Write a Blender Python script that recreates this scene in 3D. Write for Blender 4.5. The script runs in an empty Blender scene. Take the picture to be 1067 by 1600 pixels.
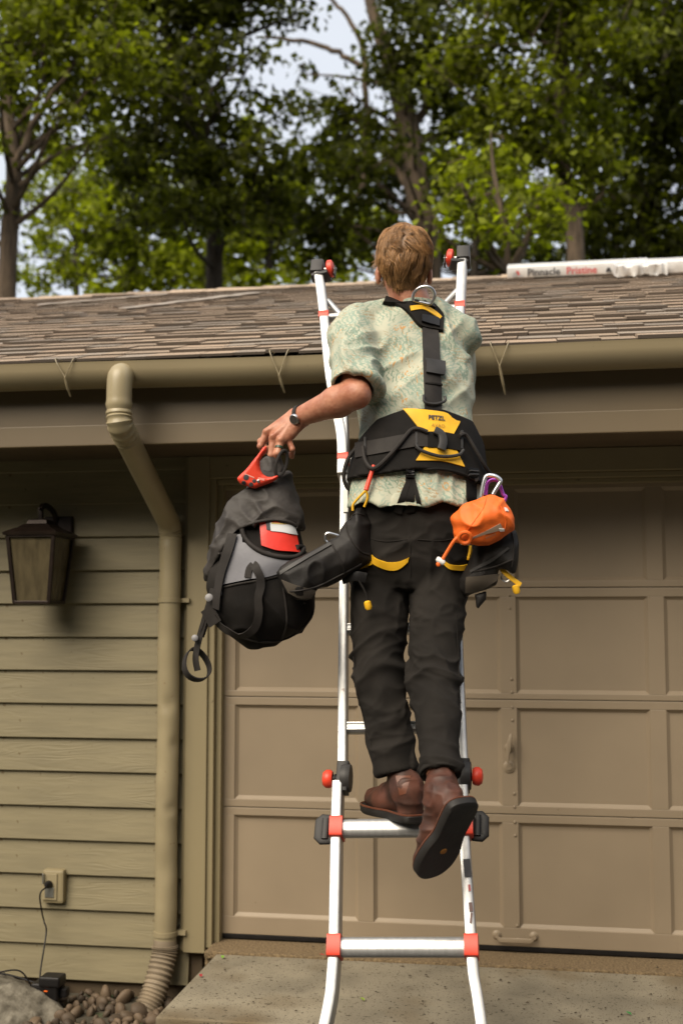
import bpy, bmesh, math, random
import numpy as np
from mathutils import Vector, Matrix
from mathutils.bvhtree import BVHTree

# ------------------------------------------------------------------ camera, sky, sun, exposure
SC = bpy.context.scene
COL = SC.collection
FPX = 1850.0
YAW, PITCH = math.radians(9.486), math.radians(5.057)
CAM = np.array([0.0, -5.063, 1.376])
cam_d = bpy.data.cameras.new('camera')
cam_d.sensor_fit = 'VERTICAL'; cam_d.sensor_height = 36.0; cam_d.sensor_width = 24.0
cam_d.lens = FPX / 1600.0 * 36.0
cam_d.clip_start = 0.05; cam_d.clip_end = 2000.0
cam_d.dof.use_dof = True; cam_d.dof.focus_distance = 3.65; cam_d.dof.aperture_fstop = 2.6
cam = bpy.data.objects.new('camera', cam_d); COL.objects.link(cam)
cam.location = CAM; cam.rotation_euler = (math.pi / 2 + PITCH, 0.0, YAW)
SC.camera = cam

TO_SUN = Vector((-0.52, -1.0, 1.12)).normalized()
SUN_EL = math.asin(TO_SUN.z); SUN_AZ = math.atan2(TO_SUN.x, TO_SUN.y)
world = bpy.data.worlds.new('World'); SC.world = world; world.use_nodes = True
nt = world.node_tree; nt.nodes.clear()
w_out = nt.nodes.new('ShaderNodeOutputWorld'); w_bg = nt.nodes.new('ShaderNodeBackground')
w_sky = nt.nodes.new('ShaderNodeTexSky'); w_sky.sky_type = 'NISHITA'; w_sky.sun_disc = False
w_sky.sun_elevation = SUN_EL; w_sky.sun_rotation = SUN_AZ
w_sky.air_density = 1.0; w_sky.dust_density = 2.5; w_sky.ozone_density = 1.0
w_mix = nt.nodes.new('ShaderNodeMix'); w_mix.data_type = 'RGBA'
w_mix.inputs[0].default_value = 0.7                      # thin even cloud over the whole sky
w_mix.inputs[7].default_value = (7.4, 7.6, 7.9, 1.0)
nt.links.new(w_sky.outputs[0], w_mix.inputs[6])
nt.links.new(w_mix.outputs[2], w_bg.inputs[0])
w_bg.inputs[1].default_value = 0.08
nt.links.new(w_bg.outputs[0], w_out.inputs[0])
sun_d = bpy.data.lights.new('sun', 'SUN'); sun_d.energy = 3.0; sun_d.angle = math.radians(52.0)
sun_d.color = (1.0, 0.88, 0.70)
sun = bpy.data.objects.new('sun', sun_d); COL.objects.link(sun)
sun.rotation_euler = TO_SUN.to_track_quat('Z', 'Y').to_euler()
vs = SC.view_settings
vs.view_transform = 'Standard'; vs.look = 'None'; vs.gamma = 1.0; vs.use_curve_mapping = False
vs.exposure = 0.86
SC.render.engine = 'CYCLES'
SC.cycles.use_denoising = True
SC.cycles.max_bounces = 8

# ------------------------------------------------------------------ helpers
_cy, _sy, _cp, _sp = math.cos(YAW), math.sin(YAW), math.cos(PITCH), math.sin(PITCH)
FWD = np.array([-_sy * _cp, _cy * _cp, _sp]); RGT = np.array([_cy, _sy, 0.0]); UPV = np.cross(RGT, FWD)
def ray(x, y): return FWD + RGT * (x - 533.5) / FPX + UPV * (800 - y) / FPX
def W(x, y, Y):                       # point of the wall-parallel plane Y seen at a photo position
    r = ray(x, y); return CAM + r * ((Y - CAM[1]) / r[1])
def WZ(x, y, z):
    r = ray(x, y); return CAM + r * ((z - CAM[2]) / r[2])
def nrm(v):
    v = np.asarray(v, float); return v / (np.linalg.norm(v) + 1e-12)
RNG = random.Random(7); NR = np.random.default_rng(7)

def setp(o, label=None, cat=None, group=None, kind=None):
    if label: o['label'] = label
    if cat: o['category'] = cat
    if group: o['group'] = group
    if kind: o['kind'] = kind
    return o
def empty(name, loc, label, cat, group=None):
    o = bpy.data.objects.new(name, None); COL.objects.link(o)
    o.location = Vector(loc); o.empty_display_size = 0.05
    return setp(o, label, cat, group)
def link(name, me, mat=None, parent=None, smooth=False):
    o = bpy.data.objects.new(name, me); COL.objects.link(o)
    if mat is not None and not me.materials: me.materials.append(mat)
    if smooth: me.polygons.foreach_set('use_smooth', [True] * len(me.polygons))
    if parent is not None:
        o.parent = parent; o.matrix_parent_inverse = world_mat(parent).inverted()
    return o
def world_mat(o):
    m = Matrix.LocRotScale(o.location, o.rotation_euler, o.scale)
    if o.parent is not None: m = world_mat(o.parent) @ o.matrix_parent_inverse @ m
    return m

class MB:                              # collects faces of ONE piece
    def __init__(s): s.v = []; s.f = []
    def add(s, v, f):
        n = len(s.v); s.v += [tuple(map(float, p)) for p in v]; s.f += [tuple(i + n for i in q) for q in f]; return s
    def box(s, lo, hi):
        x0, y0, z0 = lo; x1, y1, z1 = hi
        return s.add([(x0,y0,z0),(x1,y0,z0),(x1,y1,z0),(x0,y1,z0),(x0,y0,z1),(x1,y0,z1),(x1,y1,z1),(x0,y1,z1)],
                     [(0,3,2,1),(4,5,6,7),(0,1,5,4),(1,2,6,5),(2,3,7,6),(3,0,4,7)])
    def sweep(s, path, prof, n, caps=True, closed=False):  # profile (u: sideways, v: along n)
        path = [np.asarray(p, float) for p in path]; m = len(path); k = len(prof); vs_ = []
        ns = n if isinstance(n, list) else [np.asarray(n, float)] * m
        for i, p in enumerate(path):
            if closed: t = nrm(path[(i + 1) % m] - path[i - 1])
            else: t = nrm(path[min(i + 1, m - 1)] - path[max(i - 1, 0)])
            side = nrm(np.cross(t, ns[i])); nn = np.cross(side, t)
            pr = prof[i] if isinstance(prof[0][0], (list, tuple)) else prof
            k = len(pr)
            vs_ += [p + side * a + nn * b for a, b in pr]
        fs = []
        for i in range(m if closed else m - 1):
            j = (i + 1) % m
            for q in range(k):
                r = (q + 1) % k; fs.append((i*k+q, i*k+r, j*k+r, j*k+q))
        if caps and not closed: fs += [tuple(range(k))[::-1], tuple((m-1)*k + q for q in range(k))]
        return s.add(vs_, fs)
    def tube(s, path, r, seg=8, caps=True, closed=False):
        path = [np.asarray(p, float) for p in path]; m = len(path)
        rs = r if hasattr(r, '__len__') else [r] * m
        t = nrm(path[1] - path[0]); a = np.array([0., 0., 1.]) if abs(t[2]) < 0.9 else np.array([1., 0., 0.])
        u = nrm(np.cross(t, a)); vs_ = []
        for i, p in enumerate(path):
            if closed: t = nrm(path[(i+1) % m] - path[i-1])
            else: t = nrm(path[min(i + 1, m - 1)] - path[max(i - 1, 0)])
            u = nrm(u - t * (u @ t)); w = np.cross(t, u)
            for q in range(seg):
                an = 2 * math.pi * q / seg; vs_.append(p + (u * math.cos(an) + w * math.sin(an)) * rs[i])
        fs = []
        for i in range(m if closed else m - 1):
            j = (i + 1) % m
            for q in range(seg):
                e = (q + 1) % seg; fs.append((i*seg+q, i*seg+e, j*seg+e, j*seg+q))
        if caps and not closed: fs += [tuple(range(seg))[::-1], tuple((m-1)*seg + q for q in range(seg))]
        return s.add(vs_, fs)
    def prism(s, poly, n, d):          # planar polygon extruded along n by d
        poly = [np.asarray(p, float) for p in poly]; k = len(poly); n = np.asarray(n, float) * d
        return s.add(poly + [p + n for p in poly],
                     [tuple(range(k))[::-1], tuple(range(k, 2*k))] + [(i, (i+1) % k, (i+1) % k + k, i + k) for i in range(k)])
    def lathe(s, prof, c, axis, seg=20):   # prof: (r, h) along axis
        ax = nrm(axis); a = np.array([0., 0., 1.]) if abs(ax[2]) < 0.9 else np.array([1., 0., 0.])
        u = nrm(np.cross(ax, a)); w = np.cross(ax, u); vs_ = []
        for r, h in prof:
            for q in range(seg):
                an = 2*math.pi*q/seg; vs_.append(np.asarray(c) + ax*h + (u*math.cos(an) + w*math.sin(an))*r)
        fs = []
        for i in range(len(prof)-1):
            for q in range(seg):
                e = (q+1) % seg; fs.append((i*seg+q, i*seg+e, (i+1)*seg+e, (i+1)*seg+q))
        fs += [tuple(range(seg))[::-1], tuple((len(prof)-1)*seg+q for q in range(seg))]
        return s.add(vs_, fs)
    def mesh(s, name):
        me = bpy.data.meshes.new(name); me.from_pydata(s.v, [], s.f)
        bm = bmesh.new(); bm.from_mesh(me); bmesh.ops.recalc_face_normals(bm, faces=bm.faces); bm.to_mesh(me); bm.free()
        me.update(); return me
    def build(s, name, mat, parent=None, smooth=False, bevel=0.0, seg=2):
        me = s.mesh(name)
        if bevel > 0:
            bm = bmesh.new(); bm.from_mesh(me)
            ed = [e for e in bm.edges if len(e.link_faces) == 2 and e.calc_face_angle(0) > 0.6]
            bmesh.ops.bevel(bm, geom=ed, offset=bevel, segments=seg, profile=0.6, affect='EDGES', clamp_overlap=True)
            bm.to_mesh(me); bm.free()
        o = link(name, me, mat, parent, smooth)
        if smooth: auto_smooth(me, 0.7)
        return o
def auto_smooth(me, ang):
    bm = bmesh.new(); bm.from_mesh(me)
    for e in bm.edges: e.smooth = not (len(e.link_faces) == 2 and e.calc_face_angle(0) > ang)
    bm.to_mesh(me); bm.free()
def rect(w, d): return [(-w/2, -d/2), (w/2, -d/2), (w/2, d/2), (-w/2, d/2)]
def rrect(w, d, r, n=3):
    pts = []
    for cx, cy, a0 in ((w/2-r, d/2-r, 0), (-w/2+r, d/2-r, 90), (-w/2+r, -d/2+r, 180), (w/2-r, -d/2+r, 270)):
        for i in range(n+1):
            a = math.radians(a0 + 90*i/n); pts.append((cx + r*math.cos(a), cy + r*math.sin(a)))
    return pts
def spline(pts, n=8):
    pts = [np.asarray(p, float) for p in pts]; out = []
    P = [2*pts[0]-pts[1]] + pts + [2*pts[-1]-pts[-2]]
    for i in range(1, len(P)-2):
        p0, p1, p2, p3 = P[i-1:i+3]
        for j in range(n):
            t = j/n; out.append(0.5*((2*p1) + (p2-p0)*t + (2*p0-5*p1+4*p2-p3)*t*t + (3*p1-p0-3*p2+p3)*t**3))
    out.append(pts[-1]); return out

# ---- value noise (numpy)
def vnoise(p, seed=0):
    p = np.asarray(p, float); i = np.floor(p).astype(np.int64); f = p - i; f = f*f*(3-2*f)
    def h(a, b, c):
        n = (a*374761393 + b*668265263 + c*2147483647 + seed*974711) & 0x7fffffff
        n = ((n ^ (n >> 13)) * 1274126177) & 0x7fffffff
        return ((n ^ (n >> 16)) & 0xffff) / 65535.0
    r = 0
    for dx in (0, 1):
        for dy in (0, 1):
            for dz in (0, 1):
                w = (f[:,0] if dx else 1-f[:,0]) * (f[:,1] if dy else 1-f[:,1]) * (f[:,2] if dz else 1-f[:,2])
                r = r + w*h(i[:,0]+dx, i[:,1]+dy, i[:,2]+dz)
    return r
def ridge(p, seed=0): return 1 - np.abs(2*vnoise(p, seed) - 1)

# ---- signed distance fields and surface nets
class SDF:
    def __init__(s, lo, hi, h):
        s.lo = np.array(lo, float); s.h = h; s.n = np.ceil((np.array(hi) - s.lo)/h).astype(int) + 1
        s.ax = [s.lo[i] + h*np.arange(s.n[i]) for i in range(3)]
        s.D = np.full(s.n, 0.5, np.float32)
    def sl(s, lo, hi):
        a = np.clip(np.floor((np.array(lo)-s.lo)/s.h).astype(int), 0, s.n-1); b = np.clip(np.ceil((np.array(hi)-s.lo)/s.h).astype(int)+1, 1, s.n)
        sl = tuple(slice(a[i], max(b[i], a[i]+1)) for i in range(3))
        return sl, s.ax[0][sl[0]][:,None,None], s.ax[1][sl[1]][None,:,None], s.ax[2][sl[2]][None,None,:]
    def add(s, prim, k=0.0):
        fn, lo, hi = prim; m = 3*s.h + 2.0*k + 0.01
        sl, x, y, z = s.sl(np.array(lo)-m, np.array(hi)+m); d = fn(x, y, z); D = s.D[sl]
        if k > 0:
            h = np.clip(0.5 + 0.5*(D-d)/k, 0, 1); s.D[sl] = D*(1-h) + d*h - k*h*(1-h)
        else: s.D[sl] = np.minimum(D, d)
        return s
    def cut(s, prim):
        fn, lo, hi = prim; sl, x, y, z = s.sl(np.array(lo)-s.h*3, np.array(hi)+s.h*3)
        s.D[sl] = np.maximum(s.D[sl], -fn(x, y, z)); return s
    def plane(s, p, n):                # keep the side n points away from
        n = nrm(n); x, y, z = s.ax[0][:,None,None], s.ax[1][None,:,None], s.ax[2][None,None,:]
        s.D = np.maximum(s.D, ((x-p[0])*n[0] + (y-p[1])*n[1] + (z-p[2])*n[2]).astype(np.float32)); return s
    def nets(s):
        D = s.D.copy(); D[0]=D[-1]=0.1; D[:,0]=D[:,-1]=0.1; D[:,:,0]=D[:,:,-1]=0.1
        I = D < 0; c = np.zeros(np.array(D.shape)-1, np.uint8)
        offs = [(a,b,e) for a in (0,1) for b in (0,1) for e in (0,1)]
        nx, ny, nz = c.shape
        for a,b,e in offs: c += I[a:a+nx, b:b+ny, e:e+nz]
        act = np.argwhere((c > 0) & (c < 8)); ids = np.full(c.shape, -1, np.int64); ids[tuple(act.T)] = np.arange(len(act))
        vals = np.stack([D[act[:,0]+a, act[:,1]+b, act[:,2]+e] for a,b,e in offs], 1)
        acc = np.zeros((len(act), 3)); cnt = np.zeros(len(act))
        for i in range(8):
            for j in range(i+1, 8):
                oi, oj = np.array(offs[i]), np.array(offs[j])
                if np.abs(oi-oj).sum() != 1: continue
                m = (vals[:,i] < 0) != (vals[:,j] < 0); t = vals[m,i]/(vals[m,i]-vals[m,j])
                acc[m] += oi + (oj-oi)*t[:,None]; cnt[m] += 1
        V = s.lo + s.h*(act + acc/cnt[:,None]); F = []
        for ax in range(3):
            o = [0,0,0]; o[ax] = 1
            A = I[:I.shape[0]-o[0], :I.shape[1]-o[1], :I.shape[2]-o[2]]; B = I[o[0]:, o[1]:, o[2]:]
            e = np.argwhere(A != B); u, v = [q for q in range(3) if q != ax]
            e = e[(e[:,u] > 0) & (e[:,v] > 0) & (e[:,u] < D.shape[u]-1) & (e[:,v] < D.shape[v]-1)]
            def cell(du, dv):
                q = e.copy(); q[:,u] -= du; q[:,v] -= dv; return ids[q[:,0], q[:,1], q[:,2]]
            q = np.stack([cell(1,1), cell(0,1), cell(0,0), cell(1,0)], 1)
            fl = A[tuple(e.T)] ^ (ax == 1); q[~fl] = q[~fl][:, ::-1]; F.append(q)
        return V, np.concatenate(F)
def np_mesh(name, V, F):
    V = np.asarray(V, np.float32); F = np.asarray(F, np.int32); k = F.shape[1]
    me = bpy.data.meshes.new(name); me.vertices.add(len(V)); me.vertices.foreach_set('co', V.ravel())
    me.loops.add(F.size); me.loops.foreach_set('vertex_index', F.ravel())
    me.polygons.add(len(F)); me.polygons.foreach_set('loop_start', np.arange(0, F.size, k, dtype=np.int32))
    me.update(calc_edges=True); me.validate(); return me
def normals(V, F):
    a, b = V[F[:,2]]-V[F[:,0]], V[F[:,3]]-V[F[:,1]]; fn = np.cross(a, b); N = np.zeros_like(V)
    for i in range(4): np.add.at(N, F[:,i], fn)
    return N/(np.linalg.norm(N, axis=1, keepdims=True)+1e-12)
def smooth_v(V, F, it=2, lam=0.5):
    for _ in range(it):
        S = np.zeros_like(V); c = np.zeros(len(V))
        for i in range(4):
            np.add.at(S, F[:,i], V[F[:,(i+1)%4]]); np.add.at(c, F[:,i], 1)
            np.add.at(S, F[:,i], V[F[:,(i-1)%4]]); np.add.at(c, F[:,i], 1)
        V = V + lam*(S/c[:,None] - V)
    return V
def cap(a, b, ra, rb=None, flat=None):   # tapered capsule; flat=(axis, factor) squashes it
    a = np.asarray(a, float); b = np.asarray(b, float); rb = ra if rb is None else rb; ab = b-a; L2 = max(ab@ab, 1e-9)
    fa, ff = (nrm(flat[0]), flat[1]) if flat else (None, 1)
    def fn(x, y, z):
        px, py, pz = x-a[0], y-a[1], z-a[2]
        t = np.clip((px*ab[0]+py*ab[1]+pz*ab[2])/L2, 0, 1)
        qx, qy, qz = px-t*ab[0], py-t*ab[1], pz-t*ab[2]; d2 = qx*qx+qy*qy+qz*qz
        if flat:
            q = qx*fa[0]+qy*fa[1]+qz*fa[2]; d2 = d2 + q*q*(1/ff**2-1)
        return np.sqrt(d2) - (ra + (rb-ra)*t)
    R = max(ra, rb); return fn, np.minimum(a, b)-R, np.maximum(a, b)+R
def ell(c, r, R=None):                   # ellipsoid, R rows are its axes
    c = np.asarray(c, float); r = np.asarray(r, float); R = np.eye(3) if R is None else np.asarray(R, float)
    def fn(x, y, z):
        px, py, pz = x-c[0], y-c[1], z-c[2]; s1 = s2 = 0
        for i in range(3):
            q = px*R[i,0]+py*R[i,1]+pz*R[i,2]; s1 = s1 + (q/r[i])**2; s2 = s2 + (q/r[i]**2)**2
        k0 = np.sqrt(s1); return k0*(k0-1)/(np.sqrt(s2)+1e-6)
    m = r.max(); return fn, c-m, c+m
def loft(rows, pad=0.0, ex=2.4, zlo=None, zhi=None):   # rows: (x, y, z, a, b, yaw) by falling or rising z
    rows = sorted(rows, key=lambda q: q[2]); A = np.array(rows, float)
    zz = np.linspace(A[0,2], A[-1,2], 160); T = np.zeros((160, 6))
    for j in range(6):
        T[:,j] = np.interp(zz, A[:,2], A[:,j])
    ker = np.ones(13)/13
    for j in (0,1,3,4,5):
        T[:,j] = np.convolve(np.pad(T[:,j], 6, mode='edge'), ker, mode='valid')
    z0 = A[0,2] if zlo is None else zlo; z1 = A[-1,2] if zhi is None else zhi
    def fn(x, y, z):
        g = lambda j: np.interp(z, zz, T[:,j])
        cx, cy, a, b, w = g(0), g(1), g(3)+pad, g(4)+pad, g(5); px, py = x-cx, y-cy
        u, v = px*np.cos(w)+py*np.sin(w), -px*np.sin(w)+py*np.cos(w)
        d = ((np.abs(u)/a)**ex + (np.abs(v)/b)**ex)**(1/ex); d = (d-1)*np.minimum(a, b)
        e = np.maximum(z0-z, z-z1); return np.maximum(d, e)
    m = A[:,3:5].max()+pad
    return fn, np.array([A[:,0].min()-m, A[:,1].min()-m, z0]), np.array([A[:,0].max()+m, A[:,1].max()+m, z1])
def bvh_of(V, F): return BVHTree.FromPolygons([tuple(v) for v in V], [tuple(int(i) for i in q) for q in F])
def hit(bvh, px, py, Yd=-1.5):
    r = nrm(ray(px, py)); h = bvh.ray_cast(Vector(CAM), Vector(r))
    if h[0] is None:
        h = bvh.find_nearest(Vector(W(px, py, Yd)))
    n = np.array(h[1]); 
    if n @ r > 0: n = -n
    return np.array(h[0]), nrm(n)
def patch(bvh, top, bot, lift=0.003, th=0.003, nu=14, nv=8, Yd=-1.5, sm=3):   # slab lying on a surface, between two polylines
    top = [np.array(p, float) for p in top]; bot = [np.array(p, float) for p in bot]
    def at(pl, u):
        q = u*(len(pl)-1); i = min(int(q), len(pl)-2); f = q-i; return pl[i]*(1-f)+pl[i+1]*f
    P = np.zeros((nu+1, nv+1, 3)); N = np.zeros_like(P)
    for i in range(nu+1):
        a, b = at(top, i/nu), at(bot, i/nu)
        for j in range(nv+1):
            q = a+(b-a)*j/nv; P[i,j], N[i,j] = hit(bvh, q[0], q[1], Yd)
    for _ in range(sm):
        for A_ in (P, N):
            Q = A_.copy(); Q[1:-1] = (A_[:-2]+2*A_[1:-1]+A_[2:])/4; A_[:] = Q
            Q = A_.copy(); Q[:,1:-1] = (A_[:,:-2]+2*A_[:,1:-1]+A_[:,2:])/4; A_[:] = Q
    N /= np.linalg.norm(N, axis=2, keepdims=True)+1e-9
    out = (P+N*(lift+th)).reshape(-1,3); inn = (P+N*(lift-0.006)).reshape(-1,3); m = (nu+1)*(nv+1); w = nv+1
    f = []
    for i in range(nu):
        for j in range(nv):
            a = i*w+j; f += [(a, a+1, a+w+1, a+w), (m+a, m+a+w, m+a+w+1, m+a+1)]
    for i in range(nu): f += [(i*w, (i+1)*w, m+(i+1)*w, m+i*w), (i*w+nv, m+i*w+nv, m+(i+1)*w+nv, (i+1)*w+nv)]
    for j in range(nv): f += [(j, m+j, m+j+1, j+1), (nu*w+j, nu*w+j+1, m+nu*w+j+1, m+nu*w+j)]
    return MB().add(list(out)+list(inn), f)
def on_surf(bvh, pts, lift, Yd=-1.5, n=6, nsm=2):
    q = spline([np.array([p[0], p[1], 0.0]) for p in pts], n); P = []; N = []
    for p in q:
        a, b = hit(bvh, p[0], p[1], Yd); P.append(a+b*lift); N.append(b)
    P = np.array(P); N = np.array(N)
    for _ in range(nsm):
        Q = P.copy(); Q[1:-1] = (P[:-2]+2*P[1:-1]+P[2:])/4; P = Q
        Q = N.copy(); Q[1:-1] = (N[:-2]+2*N[1:-1]+N[2:])/4; N = Q
    return list(P), [nrm(v) for v in N]
def text_flat(s, bold=0.0):            # vertices (x, y) and faces of a word, baseline at 0, height about 0.7
    cu = bpy.data.curves.new('t', 'FONT'); cu.body = s; cu.offset = bold; cu.resolution_u = 2
    o = bpy.data.objects.new('t', cu); COL.objects.link(o)
    me = bpy.data.meshes.new_from_object(o, depsgraph=bpy.context.evaluated_depsgraph_get())
    v = [(p.co.x, p.co.y) for p in me.vertices]; f = [tuple(p.vertices) for p in me.polygons]
    bpy.data.objects.remove(o); bpy.data.curves.remove(cu); bpy.data.meshes.remove(me); return v, f

# ------------------------------------------------------------------ materials
def M(name, col, rough=0.6, metal=0.0, var=0.0, vscale=8.0, col2=None, bump=0.0, bscale=60.0, bdist=0.002,
      isl=0.0, stretch=(1,1,1), coat=0.0, spec=0.5, sss=0.0, coord='Object', trans=0.0, detail=4.0):
    m = bpy.data.materials.new(name); m.use_nodes = True; t = m.node_tree; b = t.nodes['Principled BSDF']
    b.inputs['Roughness'].default_value = rough; b.inputs['Metallic'].default_value = metal
    b.inputs['Specular IOR Level'].default_value = spec
    if coat: b.inputs['Coat Weight'].default_value = coat
    if sss:
        b.inputs['Subsurface Weight'].default_value = sss; b.inputs['Subsurface Radius'].default_value = (0.01, 0.004, 0.002)
    if trans: b.inputs['Transmission Weight'].default_value = trans
    c = (*col, 1.0); b.inputs['Base Color'].default_value = c
    tc = t.nodes.new('ShaderNodeTexCoord'); mp = t.nodes.new('ShaderNodeMapping'); mp.inputs['Scale'].default_value = stretch
    t.links.new(tc.outputs[coord], mp.inputs[0]); last = None
    if var > 0 or col2:
        n = t.nodes.new('ShaderNodeTexNoise'); n.inputs['Scale'].default_value = vscale; n.inputs['Detail'].default_value = detail
        t.links.new(mp.outputs[0], n.inputs[0]); r = t.nodes.new('ShaderNodeValToRGB')
        d = col2 if col2 else tuple(x*(1-var) for x in col)
        e = col if col2 else tuple(min(1, x*(1+var*0.7)) for x in col)
        r.color_ramp.elements[0].position = 0.33; r.color_ramp.elements[1].position = 0.67
        r.color_ramp.elements[0].color = (*d, 1); r.color_ramp.elements[1].color = (*e, 1)
        t.links.new(n.outputs[0], r.inputs[0]); last = r.outputs[0]
    if isl > 0:
        g = t.nodes.new('ShaderNodeNewGeometry'); oi = t.nodes.new('ShaderNodeObjectInfo'); ad = t.nodes.new('ShaderNodeMath'); fr = t.nodes.new('ShaderNodeMath')
        ad.operation = 'ADD'; fr.operation = 'FRACT'
        t.links.new(g.outputs['Random Per Island'], ad.inputs[0]); t.links.new(oi.outputs['Random'], ad.inputs[1]); t.links.new(ad.outputs[0], fr.inputs[0])
        mr = t.nodes.new('ShaderNodeMapRange'); mr.inputs[3].default_value = 1-isl; mr.inputs[4].default_value = 1+isl*0.8
        t.links.new(fr.outputs[0], mr.inputs[0]); mx = t.nodes.new('ShaderNodeMix'); mx.data_type = 'RGBA'; mx.blend_type = 'MULTIPLY'; mx.inputs[0].default_value = 1
        if last: t.links.new(last, mx.inputs[6])
        else: mx.inputs[6].default_value = c
        t.links.new(mr.outputs[0], mx.inputs[7]); last = mx.outputs[2]
    if last: t.links.new(last, b.inputs['Base Color'])
    if bump > 0:
        n2 = t.nodes.new('ShaderNodeTexNoise'); n2.inputs['Scale'].default_value = bscale; n2.inputs['Detail'].default_value = 5
        t.links.new(mp.outputs[0], n2.inputs[0]); bp = t.nodes.new('ShaderNodeBump'); bp.inputs['Strength'].default_value = bump; bp.inputs['Distance'].default_value = bdist
        t.links.new(n2.outputs[0], bp.inputs['Height']); t.links.new(bp.outputs[0], b.inputs['Normal'])
    return m
def nodes_of(m): return m.node_tree, m.node_tree.nodes['Principled BSDF']

PAINT = (0.212, 0.180, 0.104)
M_siding = M('painted_siding', PAINT, 0.62, var=0.12, vscale=3.0, bump=0.3, bscale=9.0, bdist=0.003, stretch=(1.0, 1.0, 9.0), detail=6)
def grain(m):                            # cathedral wood grain pressed through the paint, stains and specks
    t, b = nodes_of(m); tc = t.nodes.new('ShaderNodeTexCoord'); oi = t.nodes.new('ShaderNodeObjectInfo')
    va = t.nodes.new('ShaderNodeVectorMath'); va.operation = 'ADD'; vm = t.nodes.new('ShaderNodeVectorMath'); vm.operation = 'SCALE'; vm.inputs[3].default_value = 13
    cb = t.nodes.new('ShaderNodeCombineXYZ'); t.links.new(oi.outputs['Random'], cb.inputs[0]); t.links.new(oi.outputs['Random'], cb.inputs[2])
    t.links.new(cb.outputs[0], vm.inputs[0]); t.links.new(tc.outputs['Object'], va.inputs[0]); t.links.new(vm.outputs[0], va.inputs[1])
    mp = t.nodes.new('ShaderNodeMapping'); mp.inputs['Scale'].default_value = (0.9, 1, 7); t.links.new(va.outputs[0], mp.inputs[0])
    n = t.nodes.new('ShaderNodeTexNoise'); n.inputs['Scale'].default_value = 1.6; n.inputs['Detail'].default_value = 2; t.links.new(mp.outputs[0], n.inputs[0])
    ml = t.nodes.new('ShaderNodeMath'); ml.operation = 'MULTIPLY'; ml.inputs[1].default_value = 95; t.links.new(n.outputs[0], ml.inputs[0])
    sn = t.nodes.new('ShaderNodeMath'); sn.operation = 'SINE'; t.links.new(ml.outputs[0], sn.inputs[0])
    msk = t.nodes.new('ShaderNodeTexNoise'); msk.inputs['Scale'].default_value = 1.9; t.links.new(va.outputs[0], msk.inputs[0])
    mr = t.nodes.new('ShaderNodeMapRange'); mr.inputs[1].default_value = 0.50; mr.inputs[2].default_value = 0.68; t.links.new(msk.outputs[0], mr.inputs[0])
    mm = t.nodes.new('ShaderNodeMath'); mm.operation = 'MULTIPLY'; t.links.new(sn.outputs[0], mm.inputs[0]); t.links.new(mr.outputs[0], mm.inputs[1])
    bp = t.nodes.new('ShaderNodeBump'); bp.inputs['Strength'].default_value = 0.3; bp.inputs['Distance'].default_value = 0.0014
    old = b.inputs['Normal'].links[0].from_node if b.inputs['Normal'].links else None
    t.links.new(mm.outputs[0], bp.inputs['Height'])
    if old: t.links.new(old.outputs[0], bp.inputs['Normal'])
    t.links.new(bp.outputs[0], b.inputs['Normal'])
def specks(m, dark, scale=18.0, lo=0.70, hi=0.74):
    t, b = nodes_of(m); tc = t.nodes.new('ShaderNodeTexCoord'); n = t.nodes.new('ShaderNodeTexNoise'); n.inputs['Scale'].default_value = scale; n.inputs['Detail'].default_value = 2
    t.links.new(tc.outputs['Object'], n.inputs[0]); mr = t.nodes.new('ShaderNodeMapRange'); mr.inputs[1].default_value = lo; mr.inputs[2].default_value = hi
    t.links.new(n.outputs[0], mr.inputs[0]); mx = t.nodes.new('ShaderNodeMix'); mx.data_type = 'RGBA'; mx.inputs[7].default_value = (*dark, 1)
    t.links.new(mr.outputs[0], mx.inputs[0])
    if b.inputs['Base Color'].links: t.links.new(b.inputs['Base Color'].links[0].from_socket, mx.inputs[6])
    else: mx.inputs[6].default_value = b.inputs['Base Color'].default_value
    t.links.new(mx.outputs[2], b.inputs['Base Color'])
grain(M_siding); specks(M_siding, (0.12, 0.085, 0.035), 22, 0.70, 0.76)
M_trim = M('painted_trim', (0.25, 0.205, 0.115), 0.55, var=0.10, vscale=2.2, bump=0.2, bscale=40, bdist=0.001, stretch=(1,1,0.25)); specks(M_trim, (0.10, 0.075, 0.04), 30, 0.74, 0.78)
M_door = M('painted_door', (0.275, 0.215, 0.146), 0.5, var=0.14, vscale=1.4, bump=0.15, bscale=300, bdist=0.0006); specks(M_door, (0.16, 0.115, 0.06), 40, 0.76, 0.80)
M_gutter = M('painted_gutter', (0.265, 0.218, 0.132), 0.42, var=0.12, vscale=3, bump=0.1, bscale=25, stretch=(0.4,1,1)); specks(M_gutter, (0.07, 0.05, 0.03), 38, 0.74, 0.79)
M_spout = M('painted_spout', (0.30, 0.25, 0.15), 0.38, var=0.10, vscale=5, bump=0.15, bscale=14, bdist=0.004); specks(M_spout, (0.2, 0.13, 0.06), 26, 0.73, 0.78)
M_flex = M('flex_pipe', (0.24, 0.19, 0.13), 0.6, var=0.2, vscale=12)
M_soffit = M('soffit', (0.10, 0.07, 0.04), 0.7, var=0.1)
M_fascia = M('shade_toned_fascia', (0.135, 0.10, 0.056), 0.5, var=0.12, vscale=3, stretch=(0.4,1,1))  # the gutter's shade is put into this darker fascia colour
M_shingle = M('shingle', (0.365, 0.276, 0.198), 0.92, var=0.25, vscale=30, isl=0.24, bump=0.8, bscale=260, bdist=0.003)
M_shdark = M('shingle_dark', (0.29, 0.24, 0.192), 0.92, var=0.25, vscale=30, isl=0.24, bump=0.8, bscale=260, bdist=0.003)
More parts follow.
